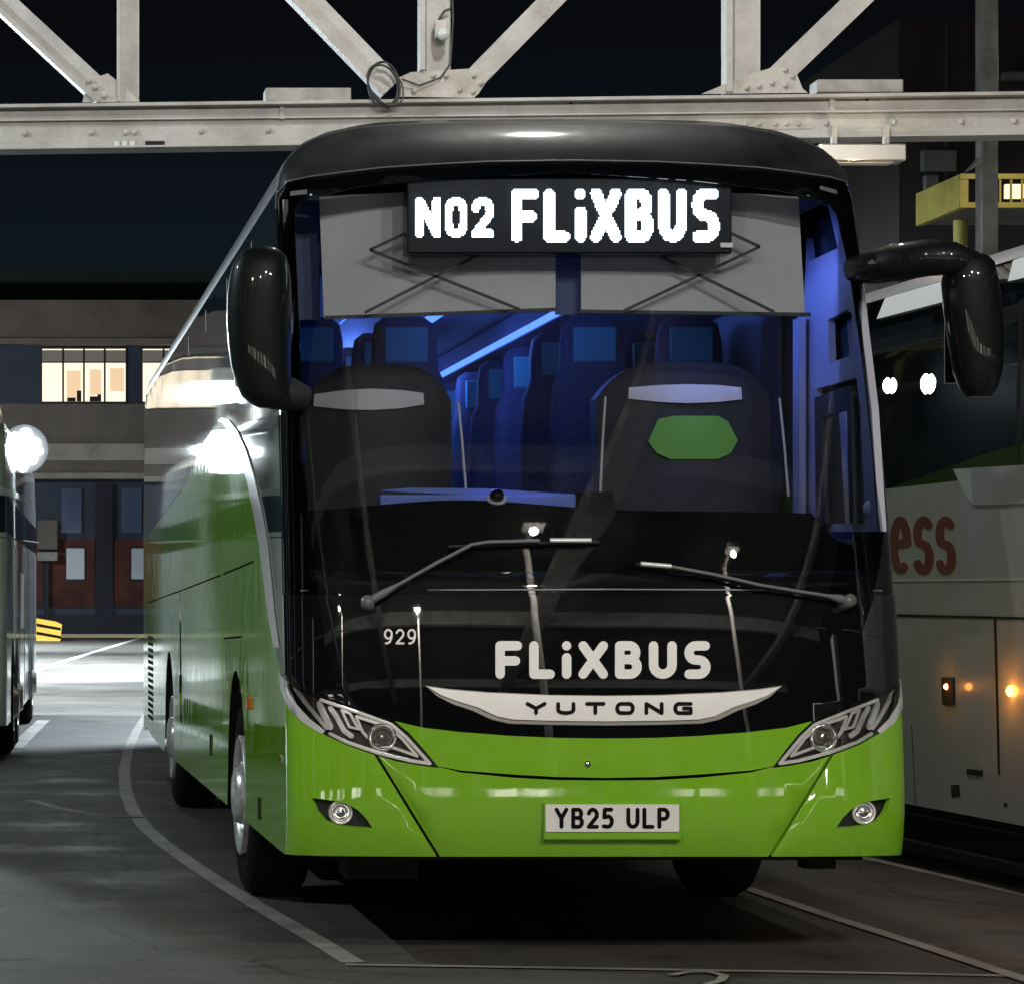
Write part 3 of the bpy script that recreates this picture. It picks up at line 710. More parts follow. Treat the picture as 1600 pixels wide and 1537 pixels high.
mb = MB(); loft(mb, [sec_px(1515,1530,396,.02,Y2), sec_px(1495,1545,399,.07,Y2), sec_px(1484,1556,410,.10,Y2), sec_px(1480,1563,440,.12,Y2), sec_px(1484,1569,490,.12,Y2), sec_px(1492,1571,540,.12,Y2), sec_px(1498,1568,580,.11,Y2), sec_px(1506,1560,606,.09,Y2), sec_px(1516,1550,620,.05,Y2)])
mr2 = mb.build('wing_mirror', mk, bus)
mb = MB(); mb.tube([on(1338,418,-.02), W(1362,418,12.3), W(1400,410,12.2), W(1450,403,12.1), W(1490,404,12.08), W(1520,414,12.1)], [.055, .072, .082, .078, .07, .06], 12, flat=.8); mb.build('mirror_arm', mk, mr2)
mb = MB(); mb.box((W(1496,560,Y2).x, Y2+.175, W(372,595,Y2).z), (W(1558,560,Y2).x, Y2+.185, W(372,425,Y2).z), bev=.004); mb.build('mirror_glass', M['chrome'], mr2)

# ------------------------------------------------------------------ interior
def ibox(name, m, a, b, bev=0, parent=None):
    mb = MB(); mb.box(a, b, bev=bev); return mb.build(name, M[m], parent or bus)
ibox('cabin_floor', 'innerd', (XC-1.2, 12.35, 1.28), (XC+1.2, YREAR, 1.32))
ibox('cabin_ceiling', 'ceil', (XC-1.15, 12.75, 3.22), (XC+1.15, YREAR, 3.25))
ibox('cabin_rear_wall', 'innerd', (XC-1.2, YREAR-.5, 1.3), (XC+1.2, YREAR-.45, 3.22))
# inner flank left
ibox('cabin_wall', 'innerd', (XC-1.235, 12.55, 1.0), (XC-1.215, YREAR, 3.2))
ibox('cabin_wall', 'innerd', (XC+1.215, 13.75, 1.0), (XC+1.235, YREAR, 3.2))
# door panel on the other flank with window openings
def door_map(p, q, off=0): return Vector((XC+1.205-off, p, q))
def dpx(x, y):
    X = XC+1.205; Y = F*X/(x-CX); return (Y, CH+(CY-y)*Y/F)
dout = [dpx(1262,318), dpx(1312,322), dpx(1330,400), dpx(1345,500), dpx(1362,640), dpx(1374,830), dpx(1243,830), dpx(1243,500), dpx(1256,480)]
dh = [[dpx(1254,318.5), dpx(1294,322), dpx(1309,388), dpx(1264,409)], [dpx(1294,500), dpx(1324,484), dpx(1331,492), dpx(1331,552), dpx(1324,558), dpx(1296,567)],
      [dpx(1275,608), dpx(1338,590), dpx(1344,640), dpx(1352,818), dpx(1285,818)]]
mb = MB(); patch(mb, [dout], door_map, thick=.03, off=0, holes=dh, grid=0); dr = mb.build('door', M['inner'], bus)
mb = MB(); patch(mb, [[dpx(1283,622), dpx(1337,602), dpx(1340,612), dpx(1345,818), dpx(1338,818), dpx(1334,640), dpx(1294,652), dpx(1300,818), dpx(1285,818)]], door_map, thick=.02, off=.03, grid=0); mb.build('door_leaf_frame', M['innerd'], dr)
mb = MB(); patch(mb, [[dpx(1256,500), dpx(1266,498), dpx(1266,818), dpx(1256,818)]], door_map, thick=.03, off=.05, grid=0); mb.build('grab_rail', M['inner'], dr)
c = dpx(1357, 794); mb = MB(); mb.lathe([(0, .012), (.028, .010), (.034, 0)], door_map(c[0], c[1], .0), (-1, -.3, 0), 20); mb.build('door_button', M['pale'], dr)
# dashboard
mb = MB(); n = 24
prof = [(12.03, 1.50), (12.03, 1.66), (12.08, 1.70), (12.35, 1.735), (12.55, 1.80), (12.72, 1.86), (12.78, 1.84), (12.80, 1.30)]
def dash_y(x, y): return y+.30*(abs(x)/1.2)**3
vs = []; xs = [-1.17+2.34*i/n for i in range(n+1)]
for x in xs:
    hump = (.05*math.exp(-((x+.45)/.5)**2) if True else 0)
    for j, (y, z) in enumerate(prof): vs.append((XC+x, dash_y(x, y), z+(hump if 2 < j < 7 else 0)))
m_ = len(prof); mb.add(vs, [(i*m_+j, i*m_+j+1, (i+1)*m_+j+1, (i+1)*m_+j) for i in range(n) for j in range(m_-1)], smooth=True); mb.build('dashboard', M['dash'], bus)
# shelf behind the dash, blue cabin light put into its albedo
mb = MB(); a = W(592,766,12.85); b = W(898,803,12.85); mb.box((a.x, 12.82, b.z), (b.x, 12.90, a.z-.02), bev=.01)
mb.add([W(592,766,12.84), W(640,762,12.84), W(760,763,12.84), W(898,772,12.84), W(898,802,12.84), W(790,802,12.84), W(790,776,12.84), W(640,769,12.84)], [list(range(8))]); mb.build('instrument_hood', M['hood'], bus)
mb = MB(); mb.prism([W(908,768,12.3), W(958,768,12.3), W(972,850,12.2), W(900,850,12.2)], (0, .10, 0)); mb.build('dash_monitor', M['dash'], bus)
p = W(776, 775, 12.05); mb = MB(); mb.lathe([(.0, .05), (.02, .048), (.028, .02), (.030, .0)], p, (0, -1, .1), 20); q = mb.build('dash_camera', M['black'], bus)
mb = MB(); mb.lathe([(.026, .0), (.040, .006), (.042, -.006), (.03, -.01)], p+Vector((0, 0, -.012)), (0, -.6, 1), 24); mb.build('camera_ring', M['pale'], q)
# destination display
Yd = 12.50
mb = MB(); a = W(636,397,Yd); b = W(1144,278,Yd); mb.box((a.x, Yd, a.z), (b.x, Yd+.12, b.z), bev=.008); dd = mb.build('destination_display', M['ledbox'], bus)
mb = MB()
pol = text_polys('N02', 651, 771, 308, 372, .20, .17)+text_polys('FLiXBUS', 802, 1121, 295, 379, .205, .25)
pp_ = 2.6; boxes = [(min(x for x, y in P), max(x for x, y in P), min(y for x, y in P), max(y for x, y in P)) for P in pol]
ix = 645.0
while ix < 1128:
    iy = 292.0
    while iy < 384:
        if any(b[0] <= ix <= b[1] and b[2] <= iy <= b[3] and pip((ix, iy), P) for b, P in zip(boxes, pol)):
            h_ = pp_*.48; mb.add([W(ix-h_, iy+h_, Yd-.004), W(ix+h_, iy+h_, Yd-.004), W(ix+h_, iy-h_, Yd-.004), W(ix-h_, iy-h_, Yd-.004)], [(0, 1, 2, 3)])
        iy += pp_
    ix += pp_
mb.build('display_lettering', M['led'], dd)
mb = MB(); a = W(1126,387,Yd-.01); b = W(1145,380,Yd-.01); mb.box((a.x, Yd-.012, a.z), (b.x, Yd-.002, b.z)); mb.build('display_label', M['white'], dd)
# blinds with scissor arms
def quadpx(pts, Y, th, name, m, parent=None, bow=0):
    mb = MB(); P = [(W(x, y, Y).x, W(x, y, Y).z) for x, y in densify(pts, 30)]
    patch(mb, [P], lambda p, q, off=0: Vector((p, Y-off+bow*((p-XC)/1.1)**2, q)), thick=th, off=0, grid=.1); return mb.build(name, M[m], parent or bus)
bl1 = quadpx([(501,305),(868,290),(868,482),(690,488),(508,495)], 12.66, .004, 'sun_blind', 'blind', bow=.06)
bl2 = quadpx([(908,290),(1253,305),(1258,400),(1264,491),(1100,488),(908,486)], 12.66, .004, 'sun_blind', 'blind', bow=.06)
def bars(segs, parent):
    for a, b in segs: mb = MB(); mb.beam(W(*a, 12.60), W(*b, 12.60), .013, .006); mb.build('blind_arm', M['blindbar'], parent)
bars([((578,391),(812,484)), ((570,489),(762,391)), ((578,391),(640,362))], bl1)
bars([((1187,386),(975,486)), ((1010,390),(1210,488)), ((1187,386),(1140,364))], bl2)
mb = MB(); mb.beam(W(508,497,12.66), W(870,484,12.66), .015, .02); mb.build('blind_bar', M['blindbar'], bl1)
mb = MB(); mb.beam(W(905,487,12.66), W(1266,492,12.66), .015, .02); mb.build('blind_bar', M['blindbar'], bl2)
mb = MB(); mb.box(W(868,492,12.72)[:], (W(908,492,12.72).x, 12.73, W(868,382,12.72).z)); mb.build('centre_pillar_panel', M['navyp'], bus)
mb = MB(); mb.box(W(445,500,12.85)[:], (W(500,500,12.85).x, 12.88, W(445,322,12.85).z)); mb.build('corner_panel', M['navyp'], bus)
# driver and courier seats
def big_seat(xl, xr, ytop, Y, band, patchpx=None):
    mb = MB(); a = W(xl, ytop, Y); b = W(xr, ytop, Y); cx = (a.x+b.x)/2; rx = (b.x-a.x)/2
    # back: rounded slab
    pts = []
    for k in range(25):
        t = -1+2*k/24; pts.append((cx+rx*t, a.z-.16*abs(t)**4))
    P = [(cx+rx*.98, 1.42)]+pts[::-1]+[(cx-rx*.98, 1.42)]
    P = [(x, z) for x, z in P]
    patch(mb, [P], lambda p, q, off=0: Vector((p, Y-off+.10*((p-cx)/rx)**2+.12*(q-1.4)/1.1, q)), thick=.14, off=0, grid=.08); st = mb.build('crew_seat', M['seatd'], bus)
    mb = MB(); P = [(W(x, y, Y).x, W(x, y, Y).z) for x, y in band]
    patch(mb, [P], lambda p, q, off=0: Vector((p, Y-off+.10*((p-cx)/rx)**2+.12*(q-1.4)/1.1, q)), thick=.012, off=.016, grid=.05); mb.build('headrest_band', M['pale'], st)
    if patchpx:
        mb = MB(); P = [(W(x, y, Y).x, W(x, y, Y).z) for x, y in patchpx]
        patch(mb, [P], lambda p, q, off=0: Vector((p, Y-off+.10*((p-cx)/rx)**2+.12*(q-1.4)/1.1, q)), thick=.012, off=.014, grid=.05); mb.build('headrest_cover', M['hgreen'], st)
    return st
s1 = big_seat(482, 716, 566, 12.98, [(497,612),(540,607),(585,605),(630,607),(668,611),(669,629),(630,636),(585,639),(540,637),(496,631)])
s2 = big_seat(946, 1222, 562, 12.98, [(993,602),(1040,599),(1082,598),(1130,599),(1170,602),(1171,621),(1130,626),(1082,628),(1040,626),(992,620)],
              [(1036,653),(1060,648),(1130,648),(1146,656),(1162,686),(1150,706),(1128,716),(1052,716),(1032,706),(1020,688)])
for st, pts in ((s1, [(716,628),(722,690),(728,765)]), (s2, [(946,620),(941,700),(938,770)]), (s2, [(1218,622),(1226,700),(1232,775)])):
    mb = MB(); mb.tube([W(x, y, 12.93) for x, y in pts], .006, 6); mb.build('seat_piping', M['pale'], st)
# passenger seats
def seat_mesh():
    mb = MB(); w2 = .22
    secs = []
    for z, hwid, y, d in [(1.62, .20, .03, .06), (1.9, .22, .05, .07), (2.3, .22, .10, .06), (2.52, .20, .13, .055), (2.60, .165, .145, .06), (2.74, .16, .16, .06), (2.82, .145, .17, .05), (2.855, .10, .175, .03)]:
        secs.append((0, y, z, hwid, d))
    loft(mb, secs, 16, 3.5)
    mb.box((-.22, -.42, 1.62), (.22, .04, 1.76), bev=.03); mb.box((-.20, -.35, 1.31), (-.14, 0, 1.62)); mb.box((.14, -.35, 1.31), (.20, 0, 1.62))
    return mb
sb = seat_mesh().build('passenger_seat', M['seat'], bus)
mb = MB(); mb.box((-.105, .085, 2.63), (.105, .115, 2.80), bev=.008); cov = mb.build('headrest_cover', M['teal'], sb)
mb = MB(); mb.tube([(-.225, -.02, 1.85), (-.225, -.30, 1.87)], .022, 8); mb.tube([(.225, -.02, 1.85), (.225, -.30, 1.87)], .022, 8); arm = mb.build('armrest', M['inner'], sb)
first = True
for r in range(11):
    y = 14.05+r*.84
    for x in (-.95, -.49, .43, .90):
        if first: o = sb; first = False
        else:
            o = sb.copy(); col.objects.link(o); o.parent = bus
            for ch in (cov, arm): c2 = ch.copy(); col.objects.link(c2); c2.parent = o
        o.location = Vector((XC+x, y, 0))-Vector(bus.location)
# overhead racks and blue light strips
for sg in (-1, 1):
    mb = MB(); mb.prism([(XC+sg*1.2, 13.3, 3.2), (XC+sg*.62, 13.3, 3.2), (XC+sg*.58, 13.3, 3.02), (XC+sg*1.2, 13.3, 2.92)], (0, 11, 0)); mb.build('luggage_rack', M['rack'], bus)
    mb = MB(); mb.box((XC+sg*.57-.012, 13.3, 3.03), (XC+sg*.57+.012, 24, 3.06)); mb.build('ceiling_light_strip', M['blue'], bus)
mb = MB(); mb.box((XC+.13, 14.2, 3.19), (XC+.19, 24, 3.215)); mb.build('ceiling_light_strip', M['blue'], bus)
BL = (.10, .22, 1.0)
for (x, y, z, e) in ((0, 13.6, 2.9, 13), (.0, 15.4, 2.9, 26), (0, 17.5, 2.9, 34), (0, 20.5, 2.9, 34)):
    light('cabin_lamp_light', 'POINT', (XC+x, y, z), e, BL, .08)
light('door_lamp_light', 'SPOT', (XC+.62, 12.75, 3.1), 26, (.16, .24, 1.0), .05, (XC+1.3, 12.9, 2.2), 120, .6)
light('dash_fill_light', 'SPOT', (XC-.25, 12.60, 2.45), 7, (.10, .20, 1.0), .04, (XC-.22, 12.84, 1.9), 50, .8)  # added blue spot to tint the hood, no fixture

# ------------------------------------------------------------------ truss over the bay
TY0, TY1 = 18.25, 17.8
def TW(px, py, off=0):
    t = px/1600; Y = TY0+(TY1-TY0)*t-off; return W(px, py, Y)
truss = thing('roof_truss', 'riveted pale painted steel truss girder spanning across above the coaches', 'truss', (3, 18, 3.9))
def TP(px, x0=0): return 0
def trow(px, yl, yr): return yl+(yr-yl)*px/1600
mb = MB()
def chordbar(mb, yl0, yr0, yl1, yr1, d0, d1, pa=-420, pb=2100):
    A = []
    for px in (pa, pb):
        t = px/1600; Y = TY0+(TY1-TY0)*t
        a = W(px, trow(px, yl0, yr0), Y); b = W(px, trow(px, yl1, yr1), Y)
        A += [Vector((a.x, Y+d0, a.z)), Vector((a.x, Y+d1, a.z)), Vector((b.x, Y+d1, b.z)), Vector((b.x, Y+d0, b.z))]
    mb.add(A, [(0,1,2,3), (7,6,5,4), (0,4,5,1), (1,5,6,2), (2,6,7,3), (3,7,4,0)])
chordbar(mb, 167, 147, 172, 152, -.09, .20)          # top flange
chordbar(mb, 172, 152, 188, 171, .0, .012)          # web upper strip
chordbar(mb, 176, 156, 187, 170, -.02, .0)
chordbar(mb, 188, 171, 191, 174, -.035, .0)         # lip
chordbar(mb, 191, 174, 222, 199, .0, .012)
chordbar(mb, 221.5, 199, 232, 209, -.012, .012)
chordbar(mb, 232, 209, 235, 212, -.035, .20)          # bottom flange
mb.build('bottom_chord', M['truss'], truss)
mb = MB(); chordbar(mb, -262, -282, -190, -208, -.05, .12); mb.build('top_chord', M['truss'], truss)
def member(name, pts, d0=-.03, d1=.05, edge=None, m='truss'):
    mb = MB(); P = [TW(x, y) for x, y in pts]; mb.prism([p+Vector((0, d0, 0)) for p in P], (0, d1-d0, 0))
    if edge:
        Q = [TW(x, y) for x, y in edge]; mb.prism([p+Vector((0, d0-.05, 0)) for p in Q], (0, d1-d0+.05, 0))
    return mb.build(name, M[m], truss)
member('post', [(187,-200),(217,-200),(217,163),(187,162)], edge=[(183,-200),(187,-200),(187,162),(183,162)])
member('post', [(665,-200),(703,-200),(703,140),(665,140)], edge=[(654,-200),(662,-200),(662,113),(654,113)])
member('post', [(1143,-200),(1186,-200),(1186,140),(1143,140)], edge=[(1130,-200),(1140,-200),(1140,147),(1130,147)])
member('post', [(-295,-200),(-262,-200),(-262,163),(-295,163)]); member('post', [(1622,-200),(1660,-200),(1660,150),(1622,150)])
def diag(a, b, w_, lip=None):   # a bottom, b top direction point; extends to y=-210
    dx = (b[0]-a[0])/(b[1]-a[1]); top = (a[0]+dx*(-215-a[1]), -215); L = math.hypot(top[0]-a[0], top[1]-a[1]); nx, ny = -(top[1]-a[1])/L, (top[0]-a[0])/L
    h = w_/2; pts = [(a[0]-nx*h, a[1]-ny*h), (a[0]+nx*h, a[1]+ny*h), (top[0]+nx*h, top[1]+ny*h), (top[0]-nx*h, top[1]-ny*h)]
    e = None
    if lip: s = lip; e = [(a[0]+nx*s*h, a[1]+ny*s*h), (a[0]+nx*s*(h+7), a[1]+ny*s*(h+7)), (top[0]+nx*s*(h+7), top[1]+ny*s*(h+7)), (top[0]+nx*s*h, top[1]+ny*s*h)]
    member('diagonal', pts, -.055, .02, e)
diag((165,150), (10,6), 30, -1); diag((612,137), (470,-10), 34, -1)
diag((735,130), (872,-10), 34, None); diag((1205,130), (1350,-10), 36, None)
member('gusset', [(128,163),(138,128),(168,118),(196,140),(218,162)], -.062, -.052, m='truss2')
member('gusset', [(618,154),(622,124),(640,116),(740,110),(766,118),(745,150),(738,156)], -.062, -.052, m='truss2')
member('gusset', [(1092,150),(1165,120),(1205,108),(1238,112),(1250,142),(1258,148)], -.062, -.052, m='truss2')
def rivets(pts, d, r=.014, m='truss2', nm='rivet_row'):
    for x, y in pts:
        mb = MB(); p = TW(x, y)+Vector((0, d, 0)); mb.lathe([(0, .022), (r*.6, .018), (r*.95, .007), (r, -.004)], p, (0, -1, 0), 12); mb.build('rivet', M[m], truss)
rivets([(140,130),(150,140),(164,153)], -.062, .018); rivets([(645,146),(675,122),(695,122),(738,122),(749,134),(737,147),(716,144)], -.062, .018)
rivets([(1163,141),(1182,138),(1202,133),(1223,113),(1234,123),(1223,137)], -.062, .018)
rivets([(x, trow(x, 210, 190)) for x in (40,143,197,211,315,419,1102,1121,1138,1164,1185,1211,1228,1247,1291,1396,1502,1585)], -.002, .021)
member('splice_plate', [(1090,178),(1268,176),(1268,202),(1090,204)], -.012, -.001, m='truss2')
mb = MB()
for x in (436, 891, 1354): a = TW(x-1.5, trow(x, 171, 151)); b = TW(x+1.5, trow(x, 187, 170)); mb.box((a.x, a.y-.023, a.z), (b.x, a.y+.0, b.z))
mb.build('flange_joint', M['dkgap'], truss)
mb = MB(); a = TW(227, 222); b = TW(257, 232); mb.box((a.x, a.y-.030, a.z), (b.x, a.y-.011, b.z)); mb.build('dark_patch', M['dkgap'], truss)
mb = MB()
for i in range(3): a = TW(178+i*12, 222); b = TW(186+i*12, 231); mb.box((a.x, a.y-.030, a.z), (b.x, a.y-.010, b.z))
mb.build('worn_label', M['coachg2'], truss)
# cable coil
mb = MB()
for k in range(5):
    c = TW(600+random.uniform(-3, 3), 133, .10+.008*k); rx, rz = .105+random.uniform(-.015, .015), .135+random.uniform(-.015, .015)
    mb.tube([c+Vector((rx*math.cos(2*PI*i/36+.1*k), random.uniform(-.004, .004), rz*math.sin(2*PI*i/36))) for i in range(37)], .005, 6, caps=False)
mb.tube([TW(628,124,.1), TW(655,134,.09), TW(688,122,.08), TW(704,100,.07), TW(708,30,.07), TW(705,-60,.07)], .006, 6)
tag(mb.build('cable_coil', M['cable']), 'loose loop of grey cable hooked over the truss diagonal', 'cable')
t = thing('junction_box', 'small junction box with a round lamp clamped on the middle truss post', 'electrical box', TW(688, 50, .05)[:])
mb = MB(); a = TW(678, 62, .06); b = TW(698, 34, .06); mb.box((a.x, a.y-.06, a.z), (b.x, a.y-.01, b.z), bev=.01); mb.build('box_body', M['truss2'], t)
mb = MB(); mb.lathe([(0, .03), (.03, .025), (.04, .0)], TW(693, 54, .13), (0, -1, 0), 16); mb.build('box_lamp', M['coachg2'], t)
mb = MB(); mb.tube([TW(684,34,.07), TW(694,18,.07), TW(704,14,.07)], .008, 6); mb.build('conduit', M['cable'], t)
# luminaires hung on the truss
def lum(px0, px1, py0, py1, label, hot=False):
    t = thing('linear_luminaire', label, 'light fitting', TW((px0+px1)/2, py1, .0)[:], 'luminaires along the truss')
    a = TW(px0, py1, 0); b = TW(px1, py0, 0); y = a.y+(-.10 if not hot else -.15)
    mb = MB(); mb.box((a.x, y, a.z), (b.x, y+.18, b.z), bev=.008); mb.build('housing', M['lampbox' if not hot else 'lampmetal'], t)
    for fx in (.2, .8):
        x = a.x+(b.x-a.x)*fx; mb = MB(); mb.box((x-.015, y+.05, b.z if hot else a.z-.1), (x+.015, y+.09, (b.z+.12) if hot else a.z)); mb.build('bracket', M['truss2'], t)
    return t
lum(413, 547, 140, 163, 'grey linear luminaire standing on the truss chord left of the cable loop')
lum(1270, 1407, 127, 149, 'grey linear luminaire standing on the truss chord at the right')
l3 = lum(1270, 1408, 229, 257, 'shiny steel luminaire hung below the truss chord at the right', True)
mb = MB(); a = TW(1290, 259); b = TW(1390, 257); mb.box((a.x, a.y-.12, a.z), (b.x, a.y-.0, b.z)); mb.build('tube_cover', M['pale'], l3)
light('luminaire_light', 'POINT', TW(1360, 262, .30)[:], 2.6, (1, .8, .5), .02)

# ------------------------------------------------------------------ other coaches
class Coach:
    def __init__(s, P0, d, side, Lg=12.2, Wd=2.5, H=3.4, lean=.0):
        s.P0 = Vector((P0[0], P0[1], 0)); s.d = Vector((d[0], d[1], 0)).normalized(); s.n = Vector((-s.d.y, s.d.x, 0))*side   # n: from the visible flank into the body
        s.L = Lg; s.Wd = Wd; s.H = H
    def pt(s, a, b, z): return s.P0+s.d*a+s.n*b+Vector((0, 0, z))
    def inset(s, z):
        i = 0
        if z > 2.0: i += .02*(z-2.0)**2
        if z > s.H-.35: q = min((z-(s.H-.35))/.35, .9999); i += .55*(1-(1-q**2.2)**(1/2.2))
        return i
    def outline(s, z, off, N=48):
        i = s.inset(z)-off; rr = .28; L, Wd = s.L, s.Wd; P = []
        for (ca, cb, a0) in ((L-rr-i, rr+i, -90), (L-rr-i, Wd-rr-i, 0), (rr+i, Wd-rr-i, 90), (rr+i, rr+i, 180)):
            for k in range(9):
                t = math.radians(a0+90*k/8); P.append((ca+rr*math.cos(t), cb+rr*math.sin(t)))
        return P
    def loft(s, z0, z1, off=0, n=6, top=False):
        mb = MB(); zs = [z0+(z1-z0)*i/n for i in range(n+1)]; rg = [s.outline(z, off) for z in zs]; K = len(rg[0])
        vs = [s.pt(a, b, z) for z, r in zip(zs, rg) for a, b in r]
        mb.add(vs, [(i*K+k, i*K+(k+1) % K, (i+1)*K+(k+1) % K, (i+1)*K+k) for i in range(n) for k in range(K)], smooth=True)
        if top: mb.add([s.pt(a, b, z1) for a, b in rg[-1]], [list(range(K))])
        return mb
    def hit(s, px, py):   # photo pixel -> (a, z) on the flank
        dx = (px-CX)/F; r = Vector((dx, 1, 0)); nn = s.n
        t = s.P0.dot(nn)/r.dot(nn); p = r*t; return ((p-s.P0).dot(s.d), CH+(CY-py)*t/F)
    def fmap(s, a, z, off=0): return s.pt(a, s.inset(z)-off, z)
    def poly(s, name, m, pts, parent, off=.003, th=.003, grid=0):
        mb = MB(); patch(mb, [[s.hit(x, y) for x, y in P] for P in pts], s.fmap, thick=th, off=off, grid=grid); return mb.build(name, M[m], parent)

rc = Coach((5.20, 10.4), (-.052, 1), -1, 12.4, 2.5, 3.36)
R_ = thing('silver_coach', 'silver grey coach with maroon flank lettering, parked right of the green coach', 'coach', rc.pt(6, 1.2, 0)[:])
ZBELT = 2.10
rc.loft(.36, ZBELT, n=8).build('body', M['coachg'], R_)
rc.loft(ZBELT, 3.22, off=-.004, n=8).build('window_band', M['coachglass'], R_)
rc.loft(3.20, 3.36, n=8, top=True).build('roof', M['coachg'], R_)
rc.loft(2.0, 3.2, off=-.30, n=3).build('cabin_lining', M['innerd'], R_)
rc.loft(.14, .37, off=-.14, n=1).build('underbody', M['under'], R_)
rc.poly('white_blind', 'blindw', [[(1358,466),(1466,434),(1482,447),(1483,468),(1363,499)]], R_, off=.004)
rc.poly('white_blind', 'blindw', [[(1556,407),(1640,376),(1640,424),(1567,440)]], R_, off=.004)
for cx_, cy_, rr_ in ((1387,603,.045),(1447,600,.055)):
    p_ = rc.fmap(*rc.hit(cx_, cy_), .01); b_ = MB(); b_.lathe([(0, .02), (rr_*.7, .014), (rr_, .0)], p_, -rc.n, 20); b_.build('glint_disc', M['lens'], R_)  # glowing discs stand in for floodlight glints on the window glass
rc.poly('window_pillar', 'rubber', [[(1478,430),(1490,426),(1502,600),(1490,600)]], R_, off=.004)
rc.poly('window_pillar', 'rubber', [[(1588,470),(1594,468),(1592,700),(1588,700)]], R_, off=.004)
rc.poly('belt_seam', 'dkgap', [[(1380,958),(1700,966),(1700,970),(1380,962)]], R_)
rc.poly('panel_seam', 'dkgap', [[(1553.5,966),(1557,966),(1563,1210),(1560,1210)]], R_)
rc.poly('panel_seam', 'dkgap', [[(1424,1130),(1425,1130),(1431,1255),(1430,1255)]], R_, off=.001)
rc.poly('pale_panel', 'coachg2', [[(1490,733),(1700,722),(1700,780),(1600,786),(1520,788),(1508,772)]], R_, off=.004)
rc.poly('silver_flash', 'coachg', [[(1519,731),(1700,721),(1700,780),(1600,787),(1522,789)]], R_, off=.007)  # body-coloured piece laid over the pale panel
rc.poly('name_lettering', 'maroon', text_polys('ess', 1394, 1491, 806, 896, .15, .22), R_)
mb = MB(); 
def marker(cx, cy, r, m, hous=True):
    if hous: h = rc.poly('marker_housing', 'under', [[(cx-9,cy-14),(cx+9,cy-14),(cx+10,cy+28),(cx-8,cy+28)]], R_, off=.012, th=.012)
    else: h = R_
    p = rc.fmap(*rc.hit(cx, cy), .014); b = MB(); b.lathe([(0, .016), (r*.6, .013), (r, .004), (r, -.01)], p, -rc.n, 16)
    b.build('marker_lamp', M[m], h)
    light('marker_light', 'POINT', (p-rc.n*.10)[:], .9 if m == 'amber_on' else .25, (1, .35, .05), .02)
marker(1483, 1072, .016, 'red_on'); marker(1582, 1079, .026, 'amber_on', False)
rc.poly('flank_latch', 'under', [[(1486,1226),(1499,1225),(1501,1244),(1488,1245)]], R_)
rc.poly('flank_latch', 'under', [[(1569,1254),(1574,1254),(1574,1260),(1569,1260)]], R_)
rc.poly('panel_seam', 'dkgap', [[(1380,1262),(1700,1322),(1700,1324),(1380,1264)]], R_, off=.002)
rc.poly('body_crease', 'coachg2', [[(1380,905),(1700,902),(1700,905),(1380,908)]], R_, off=.004)
rc.poly('locker_handle', 'under', [[(1512,1200),(1536,1203),(1536,1212),(1512,1209)]], R_, off=.006, th=.006)
for a_, b_ in ((2.6, 0), (8.9, 0)):
    for bb, sg in ((.0, -1), (2.5, 1)):
        p = rc.pt(a_, bb, 0); 
        mb = MB(); ax = rc.n*sg; o = Vector((p.x, p.y, .5))-ax*.02; mb.lathe([(.28, -.3), (.5, -.28), (.5, -.04), (.45, 0), (.30, 0), (.26, -.05), (.12, -.03), (0, -.03)], o, ax, 32); mb.build('wheel', M['tyre'], R_)

lc = Coach((-.06, 26.6), (.0315, 1), 1, 12.0, 2.5, 3.42)
L_ = thing('white_coach', 'white coach at the far left with added glare discs on its flank', 'coach', lc.pt(6, 1.2, 0)[:])
lc.loft(.34, 2.12, n=6).build('body', M['coachw'], L_)
lc.loft(2.12, 2.46, off=-.003, n=6).build('window_band', M['sideglass'], L_)
lc.loft(2.46, 3.42, n=12, top=True).build('roof', M['coachw'], L_)
lc.loft(.16, .36, off=-.12, n=1).build('underbody', M['under'], L_)
lc.poly('belt_trim', 'blindw', [[(-6,758),(0,760),(36,774),(38,784),(0,770),(-6,768)]], L_, off=.02, th=.02)
lc.poly('panel_seam', 'dkgap', [[(-10,836),(60,846),(60,848),(-10,838)]], L_)
lc.poly('roof_pod', 'coachw', [[(-10,620),(0,622),(22,640),(40,668),(40,690),(0,665),(-10,660)]], L_, off=.06, th=.06)
for a_ in (2.6, 4.2, 6.0, 8.0, 10.2):
    b_ = MB(); patch(b_, [[(a_, .4), (a_+.05, .4), (a_+.05, 2.05), (a_, 2.05)]], lc.fmap, thick=.003, off=.004, grid=0); b_.build('panel_seam', M['dkgap'], L_)
for a_ in (4.6, 5.3): 
    b_ = MB(); patch(b_, [[(a_, 1.2), (a_+.5, 1.2), (a_+.5, 1.8), (a_, 1.8)]], lc.fmap, thick=.003, off=.004, grid=0); b_.build('vent_panel', M['steel'], L_)
def lwheel(a):
    p = lc.pt(a, 0, 0); ax = -lc.n; o = Vector((p.x, p.y, .5))+ax*.012
    n = 20; b = MB(); r = .62
    pts = [lc.pt(a+r*math.cos(PI*i/n), -.004, .5+r*math.sin(PI*i/n)) for i in range(n+1)]+[lc.pt(a-r, -.004, .3), lc.pt(a+r, -.004, .3)]
    b.add(pts, [list(range(len(pts)))]); b.build('wheel_arch', M['under'], L_)
    mb = MB(); mb.lathe([(.28, -.3), (.5, -.28), (.5, -.04), (.45, 0), (.30, 0), (.26, -.05)], o, ax, 32); t = mb.build('wheel', M['tyre'], L_)
    mb = MB(); mb.lathe([(.28, .0), (.26, -.03), (.15, .0), (.12, .05), (0, .05)], o, ax, 24); mb.build('rim', M['steel'], t)
lwheel(1.9); lwheel(3.3); lwheel(9.2)
